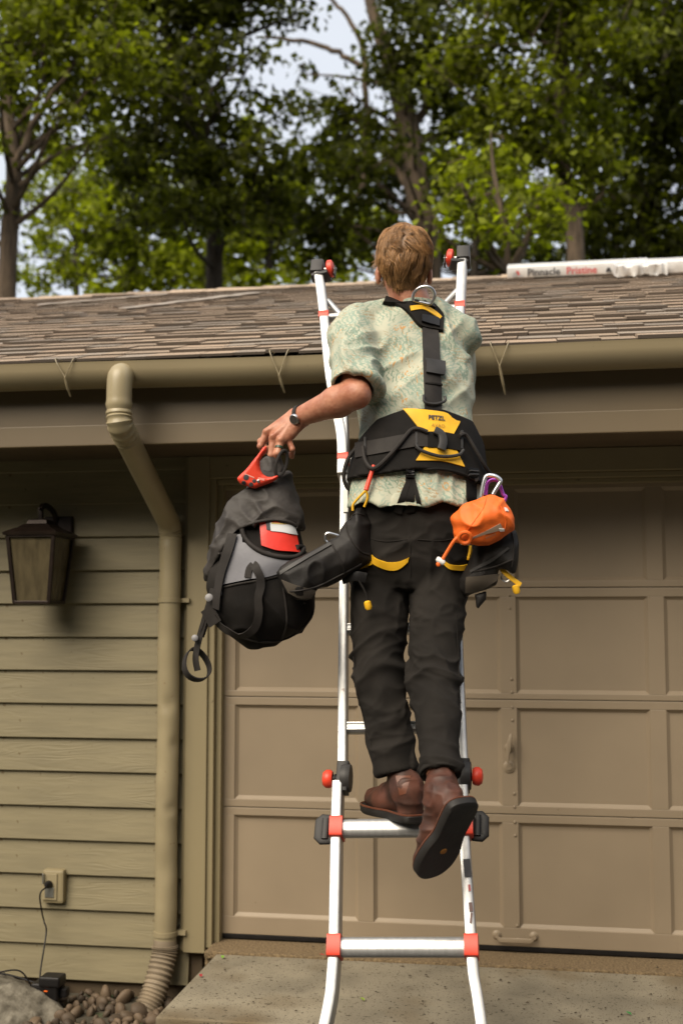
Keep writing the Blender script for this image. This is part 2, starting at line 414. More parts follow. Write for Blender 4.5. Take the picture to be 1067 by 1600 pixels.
M_shwarm = M('shingle_warm', (0.35, 0.258, 0.182), 0.92, var=0.25, vscale=30, isl=0.24, bump=0.8, bscale=260, bdist=0.003)
M_edge = M('shingle_cut_edge', (0.095, 0.075, 0.06), 0.95)
M_deck = M('roof_deck', (0.06, 0.05, 0.04), 0.95)
M_conc = M('concrete', (0.22, 0.192, 0.138), 0.88, var=0.32, vscale=3.2, bump=0.5, bscale=90, bdist=0.003, detail=8); specks(M_conc, (0.14, 0.105, 0.06), 2.6, 0.52, 0.72); specks(M_conc, (0.06, 0.045, 0.028), 55, 0.64, 0.69); specks(M_conc, (0.05, 0.04, 0.026), 150, 0.63, 0.68)
M_agg = M('aggregate', (0.24, 0.17, 0.09), 0.9, col2=(0.085, 0.058, 0.03), vscale=110, bump=1.0, bscale=120, bdist=0.006)
M_ground = M('ground_soil', (0.06, 0.05, 0.033), 0.95, var=0.4, vscale=1.3, bump=0.6, bscale=14, bdist=0.02); specks(M_ground, (0.05, 0.07, 0.025), 4, 0.52, 0.6)
M_drive = M('driveway', (0.06, 0.055, 0.048), 0.9, var=0.18, vscale=3, bump=0.4, bscale=120)
M_bronze = M('lantern_bronze', (0.025, 0.016, 0.012), 0.38, metal=0.5, var=0.3, vscale=20, spec=0.5)
M_alu = M('ladder_aluminium', (0.47, 0.47, 0.465), 0.40, metal=0.7, var=0.10, vscale=14, bump=0.08, bscale=60, stretch=(6,6,0.6)); specks(M_alu, (0.25, 0.22, 0.2), 34, 0.74, 0.78)
M_red = M('red_plastic', (0.72, 0.055, 0.025), 0.42, var=0.15, vscale=20)
M_rubber = M('black_rubber', (0.009, 0.008, 0.008), 0.45, spec=0.3, var=0.3, vscale=25, bump=0.1)
M_grey = M('grey_plastic', (0.036, 0.034, 0.033), 0.5, spec=0.35, var=0.2, vscale=20)
M_steel = M('steel', (0.62, 0.62, 0.63), 0.28, metal=1.0, var=0.1)
M_black = M('black_webbing', (0.0075, 0.006, 0.005), 0.8, spec=0.22, var=0.3, vscale=30, bump=0.5, bscale=420, bdist=0.0012)
M_nylon = M('black_nylon', (0.011, 0.009, 0.008), 0.6, spec=0.35, var=0.35, vscale=12, bump=0.5, bscale=330, bdist=0.0016)
M_strap = M('charcoal_webbing', (0.022, 0.0185, 0.0165), 0.7, spec=0.3, var=0.2, vscale=30, bump=0.6, bscale=500, bdist=0.0012)
M_yellow = M('yellow_fabric', (0.80, 0.44, 0.015), 0.5, var=0.12, vscale=18, bump=0.2, bscale=300)
M_orange = M('orange_nylon', (0.80, 0.14, 0.012), 0.62, var=0.18, vscale=14, bump=0.5, bscale=260, bdist=0.0015)
M_white = M('white_plastic', (0.75, 0.74, 0.72), 0.45, var=0.08)
M_wrap = M('white_wrap', (0.66, 0.66, 0.66), 0.3, var=0.12, vscale=9, bump=0.6, bscale=18, bdist=0.008)
M_ink = M('printed_ink', (0.04, 0.04, 0.045), 0.6); M_inkred = M('printed_red', (0.55, 0.10, 0.10), 0.6)
M_bagtop = M('bag_hood_nylon', (0.034, 0.029, 0.026), 0.62, spec=0.4, var=0.12, vscale=9, bump=0.45, bscale=60, bdist=0.004)
M_baggrey = M('bag_grey_panel', (0.17, 0.17, 0.19), 0.55, var=0.12, vscale=8, bump=0.3, bscale=30, bdist=0.004)
M_bagred = M('bag_red_vinyl', (0.78, 0.045, 0.03), 0.35, var=0.12, vscale=14, bump=0.3, bscale=30, bdist=0.004)
M_skin = M('skin', (0.48, 0.225, 0.14), 0.48, col2=(0.33, 0.115, 0.062), vscale=26, bump=0.5, bscale=95, bdist=0.003, sss=0.12)
M_hair = M('brown_hair', (0.33, 0.175, 0.068), 0.42, var=0.35, vscale=24, isl=0.45)
M_trouser = M('dark_trousers', (0.0165, 0.0142, 0.0122), 0.9, spec=0.2, var=0.4, vscale=7, bump=0.7, bscale=700, bdist=0.0008)
M_leather = M('brown_leather', (0.10, 0.038, 0.024), 0.52, spec=0.3, col2=(0.038, 0.019, 0.014), vscale=17, bump=0.35, bscale=70, bdist=0.002)
M_leather2 = M('tan_leather', (0.13, 0.042, 0.019), 0.42, col2=(0.10, 0.034, 0.018), vscale=18, bump=0.3, bscale=70)
M_sole = M('boot_sole', (0.010, 0.008, 0.0065), 0.65, var=0.3, vscale=20, bump=0.4, bscale=70, bdist=0.002)
M_stone = M('river_stone', (0.105, 0.072, 0.044), 0.7, var=0.3, vscale=18, isl=0.5, bump=0.2, bscale=50)
M_rock = M('granite_boulder', (0.20, 0.18, 0.14), 0.85, col2=(0.065, 0.055, 0.038), vscale=22, bump=0.9, bscale=24, bdist=0.015, detail=8)
M_bark = M('bark', (0.085, 0.06, 0.038), 0.95, var=0.5, vscale=5, bump=1.0, bscale=9, bdist=0.03, stretch=(2.5,2.5,0.5))
M_barkdk = M('dark_bark', (0.035, 0.026, 0.018), 0.95, var=0.4, vscale=5, bump=1.0, bscale=9, bdist=0.03, stretch=(2.5,2.5,0.5))
def leafmat(name, col, tr):
    m = M(name, col, 0.5, isl=0.8, spec=0.12); t, b = nodes_of(m); out = t.nodes['Material Output']
    tl = t.nodes.new('ShaderNodeBsdfTranslucent'); src = b.inputs['Base Color'].links[0].from_socket
    mx = t.nodes.new('ShaderNodeMix'); mx.data_type = 'RGBA'; mx.blend_type = 'MULTIPLY'; mx.inputs[0].default_value = 1; mx.inputs[7].default_value = (*tr, 1)
    t.links.new(src, mx.inputs[6]); t.links.new(mx.outputs[2], tl.inputs[0]); ms = t.nodes.new('ShaderNodeMixShader'); ms.inputs[0].default_value = 0.5
    t.links.new(b.outputs[0], ms.inputs[1]); t.links.new(tl.outputs[0], ms.inputs[2]); t.links.new(ms.outputs[0], out.inputs[0]); return m
M_leafA = leafmat('leaf_mid', (0.112, 0.128, 0.014), (1.5, 1.6, 0.4))
M_leafB = leafmat('leaf_dark', (0.058, 0.066, 0.010), (1.4, 1.5, 0.4))
M_leafD = leafmat('leaf_wood', (0.028, 0.034, 0.012), (1.3, 1.4, 0.6))
M_leafC = leafmat('leaf_bright', (0.16, 0.185, 0.016), (1.6, 1.7, 0.35))
M_glass = M('seeded_glass', (0.085, 0.068, 0.038), 0.22, var=0.3, vscale=30, bump=0.6, bscale=45, bdist=0.004, stretch=(1,1,0.3), spec=0.5)
def shirt_mat():
    m = M('leaf_print_shirt', (0.45, 0.435, 0.32), 0.75, bump=0.3, bscale=500, bdist=0.0008); t, b = nodes_of(m); L = t.links
    def N(k, **kw):
        n = t.nodes.new(k)
        for a, v in kw.items(): n.inputs[a].default_value = v
        return n
    tc = N('ShaderNodeTexCoord'); src = tc.outputs['Object']
    def band(tex, lo, hi):
        r = N('ShaderNodeMapRange'); r.inputs[1].default_value = lo; r.inputs[2].default_value = hi; L.new(tex, r.inputs[0]); return r.outputs[0]
    def mul(a, c):
        q = N('ShaderNodeMath'); q.operation = 'MULTIPLY'; L.new(a, q.inputs[0]); L.new(c, q.inputs[1]); return q.outputs[0]
    def lay(base, fac, col):
        x = N('ShaderNodeMix'); x.data_type = 'RGBA'; x.inputs[7].default_value = (*col, 1); L.new(fac, x.inputs[0])
        if isinstance(base, tuple): x.inputs[6].default_value = (*base, 1)
        else: L.new(base, x.inputs[6])
        return x.outputs[2]
    def noise(sc, det=3, dist=0.0, st=(1,1,1), off=(0,0,0)):
        mp = N('ShaderNodeMapping'); mp.inputs['Scale'].default_value = st; mp.inputs['Location'].default_value = off; L.new(src, mp.inputs[0])
        n = N('ShaderNodeTexNoise'); n.inputs['Scale'].default_value = sc; n.inputs['Detail'].default_value = det; n.inputs['Distortion'].default_value = dist; L.new(mp.outputs[0], n.inputs[0]); return n.outputs[0]
    def fronds(sc, rot, off, dist=7):
        mp = N('ShaderNodeMapping'); mp.inputs['Rotation'].default_value = rot; mp.inputs['Location'].default_value = off; L.new(src, mp.inputs[0])
        w = N('ShaderNodeTexWave'); w.wave_type = 'BANDS'; w.bands_direction = 'X'
        w.inputs['Scale'].default_value = sc; w.inputs['Distortion'].default_value = dist; w.inputs['Detail'].default_value = 3; w.inputs['Detail Scale'].default_value = 2.6; L.new(mp.outputs[0], w.inputs[0]); return w.outputs['Fac']
    c = lay((0.43, 0.425, 0.325), band(noise(14), 0.35, 0.7), (0.355, 0.375, 0.29))
    c = lay(c, mul(band(fronds(26, (0,0.75,0.2), (0,0,0)), 0.52, 0.72), band(noise(12, off=(3,1,2)), 0.47, 0.55)), (0.23, 0.30, 0.235))
    c = lay(c, mul(band(fronds(28, (0,-0.8,0.1), (2,3,1)), 0.55, 0.75), band(noise(12, off=(7,4,1)), 0.49, 0.57)), (0.25, 0.32, 0.26))
    c = lay(c, mul(band(fronds(24, (0,0.1,0.3), (4,3,1)), 0.60, 0.78), band(noise(13, off=(2,8,1)), 0.53, 0.62)), (0.19, 0.25, 0.19))
    c = lay(c, mul(band(fronds(36, (0,1.3,0.3), (1,5,1)), 0.62, 0.8), band(noise(16, off=(2,1,7)), 0.54, 0.62)), (0.30, 0.25, 0.16))
    c = lay(c, mul(band(noise(60, 2, 2.0, off=(5,5,5)), 0.60, 0.68), band(noise(11, off=(1,9,3)), 0.5, 0.6)), (0.14, 0.20, 0.14))
    c = lay(c, mul(band(noise(17, 1, 2.5, (2.6,2.6,0.55), (4,0,0)), 0.645, 0.66), band(noise(7, off=(8,2,2)), 0.5, 0.56)), (0.46, 0.25, 0.09))
    L.new(c, b.inputs['Base Color']); return m
M_shirt = shirt_mat()
# ------------------------------------------------------------------ ground and paving
X0, X1 = -4.4, 3.6                       # garage ends
GZ = -0.27
g = MB(); g.add([(-400,-60,GZ),(400,-60,GZ),(400,700,GZ),(-400,700,GZ)], [(0,1,2,3)])
setp(g.build('ground', M_ground), kind='structure')
d = MB(); d.box((-1.30, -9.0, GZ+0.004), (4.6, -0.955, -0.145)); setp(d.build('driveway', M_drive, bevel=0.01), kind='structure')
SLZ = -0.022
s = MB(); s.box((-1.352, -0.935, GZ-0.05), (4.2, -0.135, SLZ)); slab = setp(s.build('concrete_apron', M_conc, bevel=0.012, seg=3), kind='structure')
s = MB(); s.box((-1.404, -0.129, GZ-0.05), (4.2, 0.30, SLZ+0.004)); setp(s.build('doorstep', M_agg, bevel=0.006), kind='structure')
s = MB(); s.box((-1.40, -0.152, SLZ-0.02), (4.2, -0.120, SLZ+0.010)); setp(s.build('paving_joint', M_agg, bevel=0.006), kind='structure')

# ------------------------------------------------------------------ the garage
gar = empty('garage', (-0.4, 0.3, GZ), 'tan painted lap-siding garage with panelled overhead door and shingle roof', 'garage')
wb = MB(); wb.box((X0, 0.030, GZ-0.1), (-1.46, 0.14, 2.15))
wb.box((2.62, 0.030, GZ-0.1), (X1, 0.14, 2.15)); wb.box((-1.46, 0.10, 2.02), (2.62, 0.14, 2.15))
wb.box((X0, 0.14, GZ-0.1), (X0+0.1, 5.6, 2.15)); wb.box((X1-0.1, 0.14, GZ-0.1), (X1, 5.6, 2.15)); wb.box((X0, 5.6, GZ-0.1), (X1, 5.7, 2.15))
wall = wb.build('wall', M_soffit, gar)
EXPO = 0.1487
def board_mesh(x0, x1, name):
    L = x1-x0; m = MB(); n = max(2, int(L/0.12)); pr = [(0.0, 0.028), (-0.004, 0.030), (-0.0205, 0.0035), (-0.0185, 0.0), (0.0, 0.0)]
    pr = [(0.022, EXPO+0.02), (0.012, EXPO+0.02), (-0.0085, 0.003), (-0.0065, 0.0), (0.018, 0.0)]
    vs_, fs = [], []
    for i in range(n+1):
        for y, z in pr: vs_.append((x0+L*i/n, y, z))
    k = len(pr)
    for i in range(n):
        for q in range(k):
            r = (q+1) % k; fs.append((i*k+q, i*k+r, (i+1)*k+r, (i+1)*k+q))
    fs += [tuple(range(k)), tuple(n*k+q for q in range(k))[::-1]]
    m.add(vs_, fs); me = m.mesh(name); me.materials.append(M_siding); return me
bmL = board_mesh(X0, -1.512, 'siding_board'); bmR = board_mesh(2.70, X1, 'siding_board')
for me in (bmL, bmR):
    for i in range(16):
        z = 1.436 - EXPO*11 + EXPO*i
        o = link('siding_board', me, None, wall); o.location = (0, RNG.uniform(-0.0012, 0.0012), z); o.rotation_euler = (0, RNG.uniform(-0.0008, 0.0008), 0)
# roof
EY, EZ, SL = -0.655, 2.385, 0.369
RY = 2.62; RZ = EZ + SL*(RY-EY)
rd = MB()
rd.add([(X0-0.3,EY,EZ-0.012),(X1+0.3,EY,EZ-0.012),(X1+0.3,RY,RZ-0.012),(X0-0.3,RY,RZ-0.012),
        (X0-0.3,EY,EZ-0.035),(X1+0.3,EY,EZ-0.035),(X1+0.3,RY,RZ-0.035),(X0-0.3,RY,RZ-0.035),
        (X0-0.3,2*RY+0.4,EZ-0.3),(X1+0.3,2*RY+0.4,EZ-0.3),(X1+0.3,2*RY+0.4,EZ-0.33),(X0-0.3,2*RY+0.4,EZ-0.33)],
       [(0,1,2,3),(4,7,6,5),(0,4,5,1),(3,2,9,8),(7,11,10,6),(8,9,10,11),(0,3,7,4),(1,5,6,2),(3,8,11,7),(2,6,10,9)])
roof = rd.build('roof', M_deck, gar)
cs = 1/math.sqrt(1+SL*SL); NC = int(math.hypot(RY-EY, RZ-EZ)/0.136)+1; CE = math.hypot(RY-EY, RZ-EZ)/NC
um = MB(); um.add([(-.5,0,0),(.5,0,0),(.5,1.25,-0.010),(-.5,1.25,-0.010),(-.5,0.0,0.0105),(.5,0.0,0.0105),(.5,1.25,0.0),(-.5,1.25,0.0)],
                  [(0,3,2,1),(4,5,6,7),(0,1,5,4),(1,2,6,5),(2,3,7,6),(3,0,4,7)])
tabs = []
for mt in (M_shingle, M_shdark, M_shwarm):
    me = um.mesh('shingle'); me.materials.append(mt); me.materials.append(M_edge); me.polygons[2].material_index = 1; tabs.append(me)
slope = math.atan(SL); rest = {0: MB(), 1: MB(), 2: MB()}; n_sh = 0
for c in range(NC):
    s0 = c*CE; y = EY + s0*cs - 0.012*(c == 0); z = EZ + s0*cs*SL
    lo = W(-25, 500, y)[0]; hi = W(1092, 500, y)[0]
    wav = 0.010*math.sin(c*1.7)
    x = X0-0.28 - RNG.uniform(0, 0.3)
    while x < X1+0.25:
        w = RNG.choice((0.10, 0.13, 0.16, 0.19, 0.22, 0.28)); xc = x+w/2; mi = RNG.choice((0,0,0,1,1,2))
        dy = RNG.choice((0, 0, 0, 0.002, 0.005)); lz = RNG.uniform(0.0, 0.003)
        jit = RNG.uniform(-0.006, 0.006); tilt = RNG.uniform(-0.006, 0.006)
        in_view = xc+w/2 > lo and xc-w/2 < hi
        if in_view and n_sh < 300:
            o = link('shingle', tabs[mi], None, roof); n_sh += 1
            o.location = (xc, y+jit*cs, z+jit*SL*cs+lz+dy); o.rotation_euler = (slope, tilt, 0); o.scale = (w-0.004, CE, 1.0+dy*60)
        else:
            m = Matrix.LocRotScale(Vector((xc, y+jit*cs, z+jit*SL*cs+lz+dy)), Matrix.Rotation(slope, 3, 'X').to_quaternion(), Vector((w-0.003, CE, 1.0+dy*60)))
            rest[mi].add([m @ Vector(v) for v in um.v], um.f)
        x += w
for i, mt in enumerate((M_shingle, M_shdark, M_shwarm)):
    o = rest[i].build('shingle_field', mt, roof); setp(o, kind='stuff'); o.data.materials.append(M_edge)
    o.data.polygons.foreach_set('material_index', [1 if q % 6 == 2 else 0 for q in range(len(o.data.polygons))])
rc = MB()
for i in range(27):
    x = X0-0.3 + i*0.32; rc.add([(x,RY-0.13,RZ-0.13*SL+0.012),(x+0.318,RY-0.13,RZ-0.13*SL+0.006),(x+0.318,RY,RZ+0.016),(x,RY,RZ+0.024),(x,RY+0.13,RZ-0.03),(x+0.318,RY+0.13,RZ-0.04)],
           [(0,1,2,3),(3,2,5,4)])
rc.build('ridge_cap', M_shingle, roof)
de = MB(); de.box((X0-0.3, EY-0.004, EZ-0.045), (X1+0.3, EY+0.02, EZ-0.013)); de.build('drip_edge', M_gutter, roof)
# soffit, fascia
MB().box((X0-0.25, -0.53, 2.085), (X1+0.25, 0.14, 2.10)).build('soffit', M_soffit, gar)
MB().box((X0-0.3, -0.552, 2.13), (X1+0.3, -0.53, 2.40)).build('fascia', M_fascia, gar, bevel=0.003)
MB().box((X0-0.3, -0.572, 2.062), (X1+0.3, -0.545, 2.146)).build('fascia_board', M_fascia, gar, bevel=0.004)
# gutter
GR, GYc, GZc = 0.080, -0.640, 2.361
pr = []
for i in range(15):
    a = math.pi + math.pi*i/14; pr.append((math.cos(a)*GR, math.sin(a)*GR))
pri = [(u*0.965, v*0.965) for u, v in pr][::-1]
lip = [(-GR-0.004, 0.012), (-GR+0.008, 0.013), (-GR+0.008, 0.002)]
gp = [lip[0]] + pr + pri + [lip[2], lip[1]]
gu = MB(); path = [(x, GYc, GZc + 0.006*math.sin(x*1.3) + 0.003*math.sin(x*3.1+1)) for x in np.arange(X0-0.32, X1+0.33, 0.2)]
vsg = []; k = len(gp)
for p in path: vsg += [(p[0], p[1]+u, p[2]+v) for u, v in gp]
fs = [(i*k+q, i*k+(q+1) % k, (i+1)*k+(q+1) % k, (i+1)*k+q) for i in range(len(path)-1) for q in range(k)]
gutter = gu.add(vsg, fs).build('gutter', M_gutter, gar, smooth=True)
for (px, py, tl) in ((102, 578, 30), (436, 574, 28), (780, 560, 45), (-260, 585, 30), (1250, 540, 30)):
    h = MB(); Yf = -0.728
    c = W(px, py+12, Yf); a = W(px-14, py-11, GYc-GR-0.002); b = W(px+14, py-13, GYc-GR-0.002); e = W(px+9, py+12+tl, GYc-0.045)
    a[2] = b[2] = GZc+0.016
    ai, bi = a + np.array([0.006, 0.05, 0.012]), b + np.array([-0.006, 0.05, 0.012])
    h.tube(spline([ai, a + np.array([0, -0.006, 0.006]), c]), 0.0022, 6); h.tube(spline([bi, b + np.array([0, -0.006, 0.006]), c]), 0.0022, 6)
    m1 = c + (e-c)*0.5 + np.array([0, -0.006, 0.0])
    h.tube(spline([c, m1, e]), [0.005]*4 + [0.0055]*8 + [0.004]*4 + [0.002], 7)
    h.build('hanger', M_gutter, gutter, smooth=True)
# downspout
Yw = -0.062
xs = W(262, 1200, Yw)[0]
top = W(187, 612, -0.735); el = W(185, 652, -0.735)
pth = [np.array([top[0], -0.66, GZc-0.045]), np.array([top[0], -0.70, GZc-0.045])]
pth += [np.array([top[0], -0.725, GZc-0.055]), np.array([top[0], -0.735, GZc-0.085]), np.array([top[0], -0.735, el[2]+0.02]), np.array([top[0]+0.004, -0.73, el[2]-0.03])]
low = W(263, 822, Yw)
dvec = np.array([xs, Yw, low[2]]) - pth[-1]
pth += [pth[-1] + dvec*f for f in (0.12, 0.3, 0.6, 0.86, 0.95)]
pth += [np.array([xs, Yw, low[2]-0.03]), np.array([xs, Yw, low[2]-0.10])]
sp = spline(pth, 10)
r_ = []
for i, p in enumerate(sp):
    f = i/len(sp); r0 = 0.049
    if 0.30 < f < 0.50: r0 += 0.0034*math.sin(i*1.9)
    if 0.86 < f < 0.95: r0 += 0.0024*math.sin(i*2.1)
    r_.append(r0)
down = MB().tube(sp, r_, 22).build('downspout', M_spout, gar, smooth=True)
pz = [low[2]-0.08 - i*0.02 for i in range(int((low[2]-0.08+0.03)/0.02))]
rr = [0.0475 + 0.0006*math.sin(i*0.9) for i in range(len(pz))]
lo_tube = MB().tube([np.array([xs + 0.0015*math.sin(z*9), Yw, z]) for z in pz], rr, 22)
dv = np.array(lo_tube.v)                  # dents
for (zc, an, dp, wz) in ((1.00, -1.2, 0.010, 0.03), (0.56, -0.9, 0.013, 0.014), (0.83, -0.5, 0.010, 0.03), (0.3, -1.4, 0.006, 0.05)):
    cc = np.array([xs+math.cos(an)*0.047, Yw+math.sin(an)*0.047, zc]); q = dv-cc
    w = np.exp(-(q[:,0]**2+q[:,1]**2)/0.03**2 - q[:,2]**2/wz**2); dv -= w[:,None]*dp*np.array([math.cos(an), math.sin(an), 0])
lo_tube.v = [tuple(p) for p in dv]; lo_tube.build('pipe', M_spout, down, smooth=True)
for z in (W(265, 938, Yw)[2], 0.03):
    st = MB(); st.tube([np.array([xs, Yw, z-0.010]), np.array([xs, Yw, z-0.0095]), np.array([xs, Yw, z+0.0095]), np.array([xs, Yw, z+0.010])], [0.0475, 0.0515, 0.0515, 0.0475], 22)
    st.box((xs+0.045, Yw+0.01, z-0.009), (xs+0.085, Yw+0.05, z+0.009)); st.build('strap', M_spout, down, smooth=True)
fl = spline([np.array([xs, Yw, 0.0]), np.array([xs-0.002, Yw-0.01, -0.06]), W(243, 1545, -0.13), W(226, 1585, -0.19), W(205, 1622, -0.26)], 40)
rr = [0.050 + (0.0042*math.sin(i*1.02) if i > 14 else 0) + (0.003 if i > 14 else 0) for i in range(len(fl))]
MB().tube(fl, rr, 20).build('corrugated_pipe', M_flex, down, smooth=True)
MB().box((-1.585, -0.008, 0.02), (-1.535, 0.02, 0.05)).build('clip', M_steel, down)
# door trim
tr = MB(); tr.box((-1.528, -0.034, -0.055), (-1.432, 0.030, 2.084)); tr.build('trim_board', M_trim, gar, bevel=0.003)
tr = MB(); tr.box((-1.546, -0.012, -0.055), (-1.5285, 0.028, 2.084)); tr.build('trim_board', M_trim, gar, bevel=0.003)
tr = MB(); tr.box((-1.4315, -0.020, -0.035), (-1.405, 0.10, 2.0)); tr.build('door_jamb', M_trim, gar, bevel=0.003)
tr = MB(); tr.box((-1.4045, 0.012, -0.02), (-1.380, 0.10, 2.0)); tr.build('door_stop', M_trim, gar, bevel=0.003)
tr = MB(); tr.box((2.60, -0.034, -0.055), (2.70, 0.030, 2.084)); tr.build('trim_board', M_trim, gar, bevel=0.003)
tr = MB(); tr.box((-1.4315, -0.030, 1.985), (2.5995, 0.030, 2.0835)); tr.build('header_board', M_trim, gar, bevel=0.004)
tr = MB(); tr.box((-1.4040, -0.006, 1.960), (2.5995, 0.10, 1.984)); tr.build('head_jamb', M_trim, gar, bevel=0.004)
tr = MB(); tr.box((-1.379, 0.020, 1.940), (2.5995, 0.10, 1.9595)); tr.build('head_stop', M_trim, gar, bevel=0.003)
# garage door: four sections, panels set back in stiles and rails
DX0, DX1 = -1.385, 2.59
dr = MB(); dr.box((DX0, 0.083, 0.0), (DX1, 0.10, 1.96)); gdoor = dr.build('garage_door', M_door, gar)
rows = [(0.030, 0.0845, 0.512), (0.548, 0.585, 0.990), (1.026, 1.052, 1.462), (1.500, 1.528, 1.925)]
secs = [(0.008, 0.5465), (0.5495, 1.0245), (1.0275, 1.4985), (1.5015, 1.962)]
pans = [(0.083, 0.513), (0.583, 0.990), (1.053, 1.460), (1.529, 1.922)]
cols = []
for i in range(7):
    a = -1.330 + 0.6135*i; cols.append((a, a+0.5455))
cols = [c for c in cols if c[1] < DX1]
for (z0, z1), (a0, a1) in zip(secs, pans):
    for (x, y) in ((z0, a0), (a1, z1)):
        MB().box((DX0+0.002, 0.060, x), (DX1-0.002, 0.0835, y)).build('rail', M_door, gdoor, bevel=0.003)
    edges = [DX0+0.002] + [v for c in cols for v in c] + [DX1-0.002]
    for i in range(0, len(edges), 2):
        MB().box((edges[i], 0.0604, a0-0.001), (edges[i+1], 0.0835, a1+0.001)).build('stile', M_door, gdoor, bevel=0.003)
    for (p0, p1) in cols:
        pm = MB(); b = 0.014
        pm.add([(p0,0.066,a0),(p1,0.066,a0),(p1,0.066,a1),(p0,0.066,a1),(p0+b,0.077,a0+b),(p1-b,0.077,a0+b),(p1-b,0.077,a1-b),(p0+b,0.077,a1-b)],
               [(0,1,5,4),(1,2,6,5),(2,3,7,6),(3,0,4,7),(4,5,6,7)])
        pm.build('panel', M_door, gdoor)
for z0, z1 in secs:                       # end-stile bolts
    for zz in (z0+0.03, z0+0.085, z1-0.085, z1-0.03):
        p = W(796 + (1100-800-(zz-1)*340)*0.012, 1100, 0.06)
        MB().lathe([(0.0065,0),(0.006,0.003),(0.003,0.005)], (p[0]+0.0, 0.0600, zz), (0,-1,0), 8).build('bolt', M_door, gdoor, smooth=True)
hp = W(795, 1168, 0.06); hh = MB()
hh.lathe([(0.020,0),(0.018,0.006),(0.008,0.010),(0.007,0.028)], (hp[0], 0.06, hp[2]), (0,-1,0), 14)
hh.sweep(spline([(hp[0]-0.006,0.028,hp[2]-0.062),(hp[0]-0.004,0.026,hp[2]-0.02),(hp[0]+0.004,0.024,hp[2]+0.03),(hp[0]+0.010,0.030,hp[2]+0.060)],6),
         [rrect(w, 0.010, 0.004) for w in (0.008,)*1+(0.011,)*2+(0.015,)*4+(0.020,)*6+(0.016,)*4+(0.010,)*2], (0,-1,0))
hh.build('handle', M_door, gdoor, smooth=True)
lp = W(795, 1198, 0.06); MB().lathe([(0.026,0),(0.026,0.003),(0.020,0.006),(0.014,0.007),(0.013,0.011),(0.004,0.011)], (lp[0], 0.06, lp[2]), (0,-1,0), 18).build('lock', M_door, gdoor, smooth=True)
a, b = W(776, 1469, 0.06), W(834, 1471, 0.06); z = 0.052; lh = MB()
for q in (a, b): lh.lathe([(0.020,0),(0.018,0.003),(0.010,0.006),(0.009,0.022)], (q[0], 0.06, z), (0,-1,0), 14)
lh.sweep([(a[0]+0.006,0.036,z-0.006),(a[0]+0.014,0.034,z-0.014),(b[0]-0.014,0.034,z-0.014),(b[0]-0.006,0.036,z-0.006)], rrect(0.020,0.007,0.003), (0,-1,0))
lh.build('lift_handle', M_door, gdoor, smooth=True)
MB().box((DX0, 0.064, -0.014), (DX1, 0.098, 0.0075)).build('weather_seal', M_rubber, gdoor, bevel=0.004)
# outlet box
ob = W(84, 1384, -0.03); ox, oz = ob[0], ob[2]; out = MB()
out.box((ox-0.048, -0.040, oz-0.074), (ox+0.050, 0.014, oz+0.070)); outlet = out.build('outlet_block', M_trim, gar, bevel=0.012, seg=2)
MB().box((ox-0.044, -0.0455, oz-0.058), (ox+0.022, -0.0402, oz+0.054)).build('cover_plate', M_spout, outlet, bevel=0.002)
MB().box((ox-0.032, -0.049, oz-0.047), (ox+0.010, -0.0457, oz-0.004)).build('socket', M_steel, outlet, bevel=0.003)
MB().box((ox-0.040, -0.060, oz+0.012), (ox-0.034, -0.0457, oz+0.056)).build('cover_flap', M_steel, outlet, bevel=0.001)

# ------------------------------------------------------------------ wall lantern
lx, lyf, lyb = W(50, 880, -0.28)[0], -0.30, -0.085
tzz, bzz = W(50, 835, lyf)[2], W(50, 942, lyf)[2]
lan = empty('wall_lantern', (lx, -0.19, bzz), 'dark bronze carriage lantern with seeded glass on the tan siding', 'lantern')
lcy = (lyf+lyb)/2; ht, hb = 0.104, 0.077
def lcorner(f, sx, sy, off=0): h = (hb+(ht-hb)*f)+off; return np.array([lx+sx*h, lcy+sy*h, bzz+(tzz-bzz)*f])
for sx in (-1,1):
    for sy in (-1,1):
        MB().sweep([lcorner(0,sx,sy), lcorner(1,sx,sy)], rect(0.016,0.016), (0,1,0)).build('corner_post', M_bronze, lan, bevel=0.002)
for f, w in ((0.01, 0.018), (0.985, 0.016)):
    fr = MB(); c = [lcorner(f,-1,-1), lcorner(f,1,-1), lcorner(f,1,1), lcorner(f,-1,1)]
    for i in range(4): fr.sweep([c[i], c[(i+1)%4]], rect(w,0.013), (0,0,1))
    fr.build('frame_ring', M_bronze, lan, bevel=0.002)
for i, (a, b) in enumerate((((-1,-1),(1,-1)), ((1,-1),(1,1)), ((1,1),(-1,1)), ((-1,1),(-1,-1)))):
    q = [lcorner(0.02,*a,-0.003), lcorner(0.02,*b,-0.003), lcorner(0.97,*b,-0.003), lcorner(0.97,*a,-0.003)]
    n = np.array([(a[0]+b[0])/2, (a[1]+b[1])/2, 0]); MB().prism(q, n, -0.004).build('glass_pane', M_glass, lan)
rf = MB()
def ringf(h, z): return [np.array([lx+sx*h, lcy+sy*h, z]) for sx, sy in ((-1,-1),(1,-1),(1,1),(-1,1))]
lv = [ringf(0.118,tzz-0.002), ringf(0.122,tzz+0.010), ringf(0.108,tzz+0.018), ringf(0.085,tzz+0.030), ringf(0.075,tzz+0.034), ringf(0.055,tzz+0.050), ringf(0.046,tzz+0.052), ringf(0.040,tzz+0.068), ringf(0.014,tzz+0.078)]
vv = [p for r in lv for p in r]; ff = [(i*4+q, i*4+(q+1)%4, (i+1)*4+(q+1)%4, (i+1)*4+q) for i in range(len(lv)-1) for q in range(4)] + [(3,2,1,0), tuple(len(vv)-4+q for q in range(4))]
rf.add(vv, ff).build('lantern_roof', M_bronze, lan)
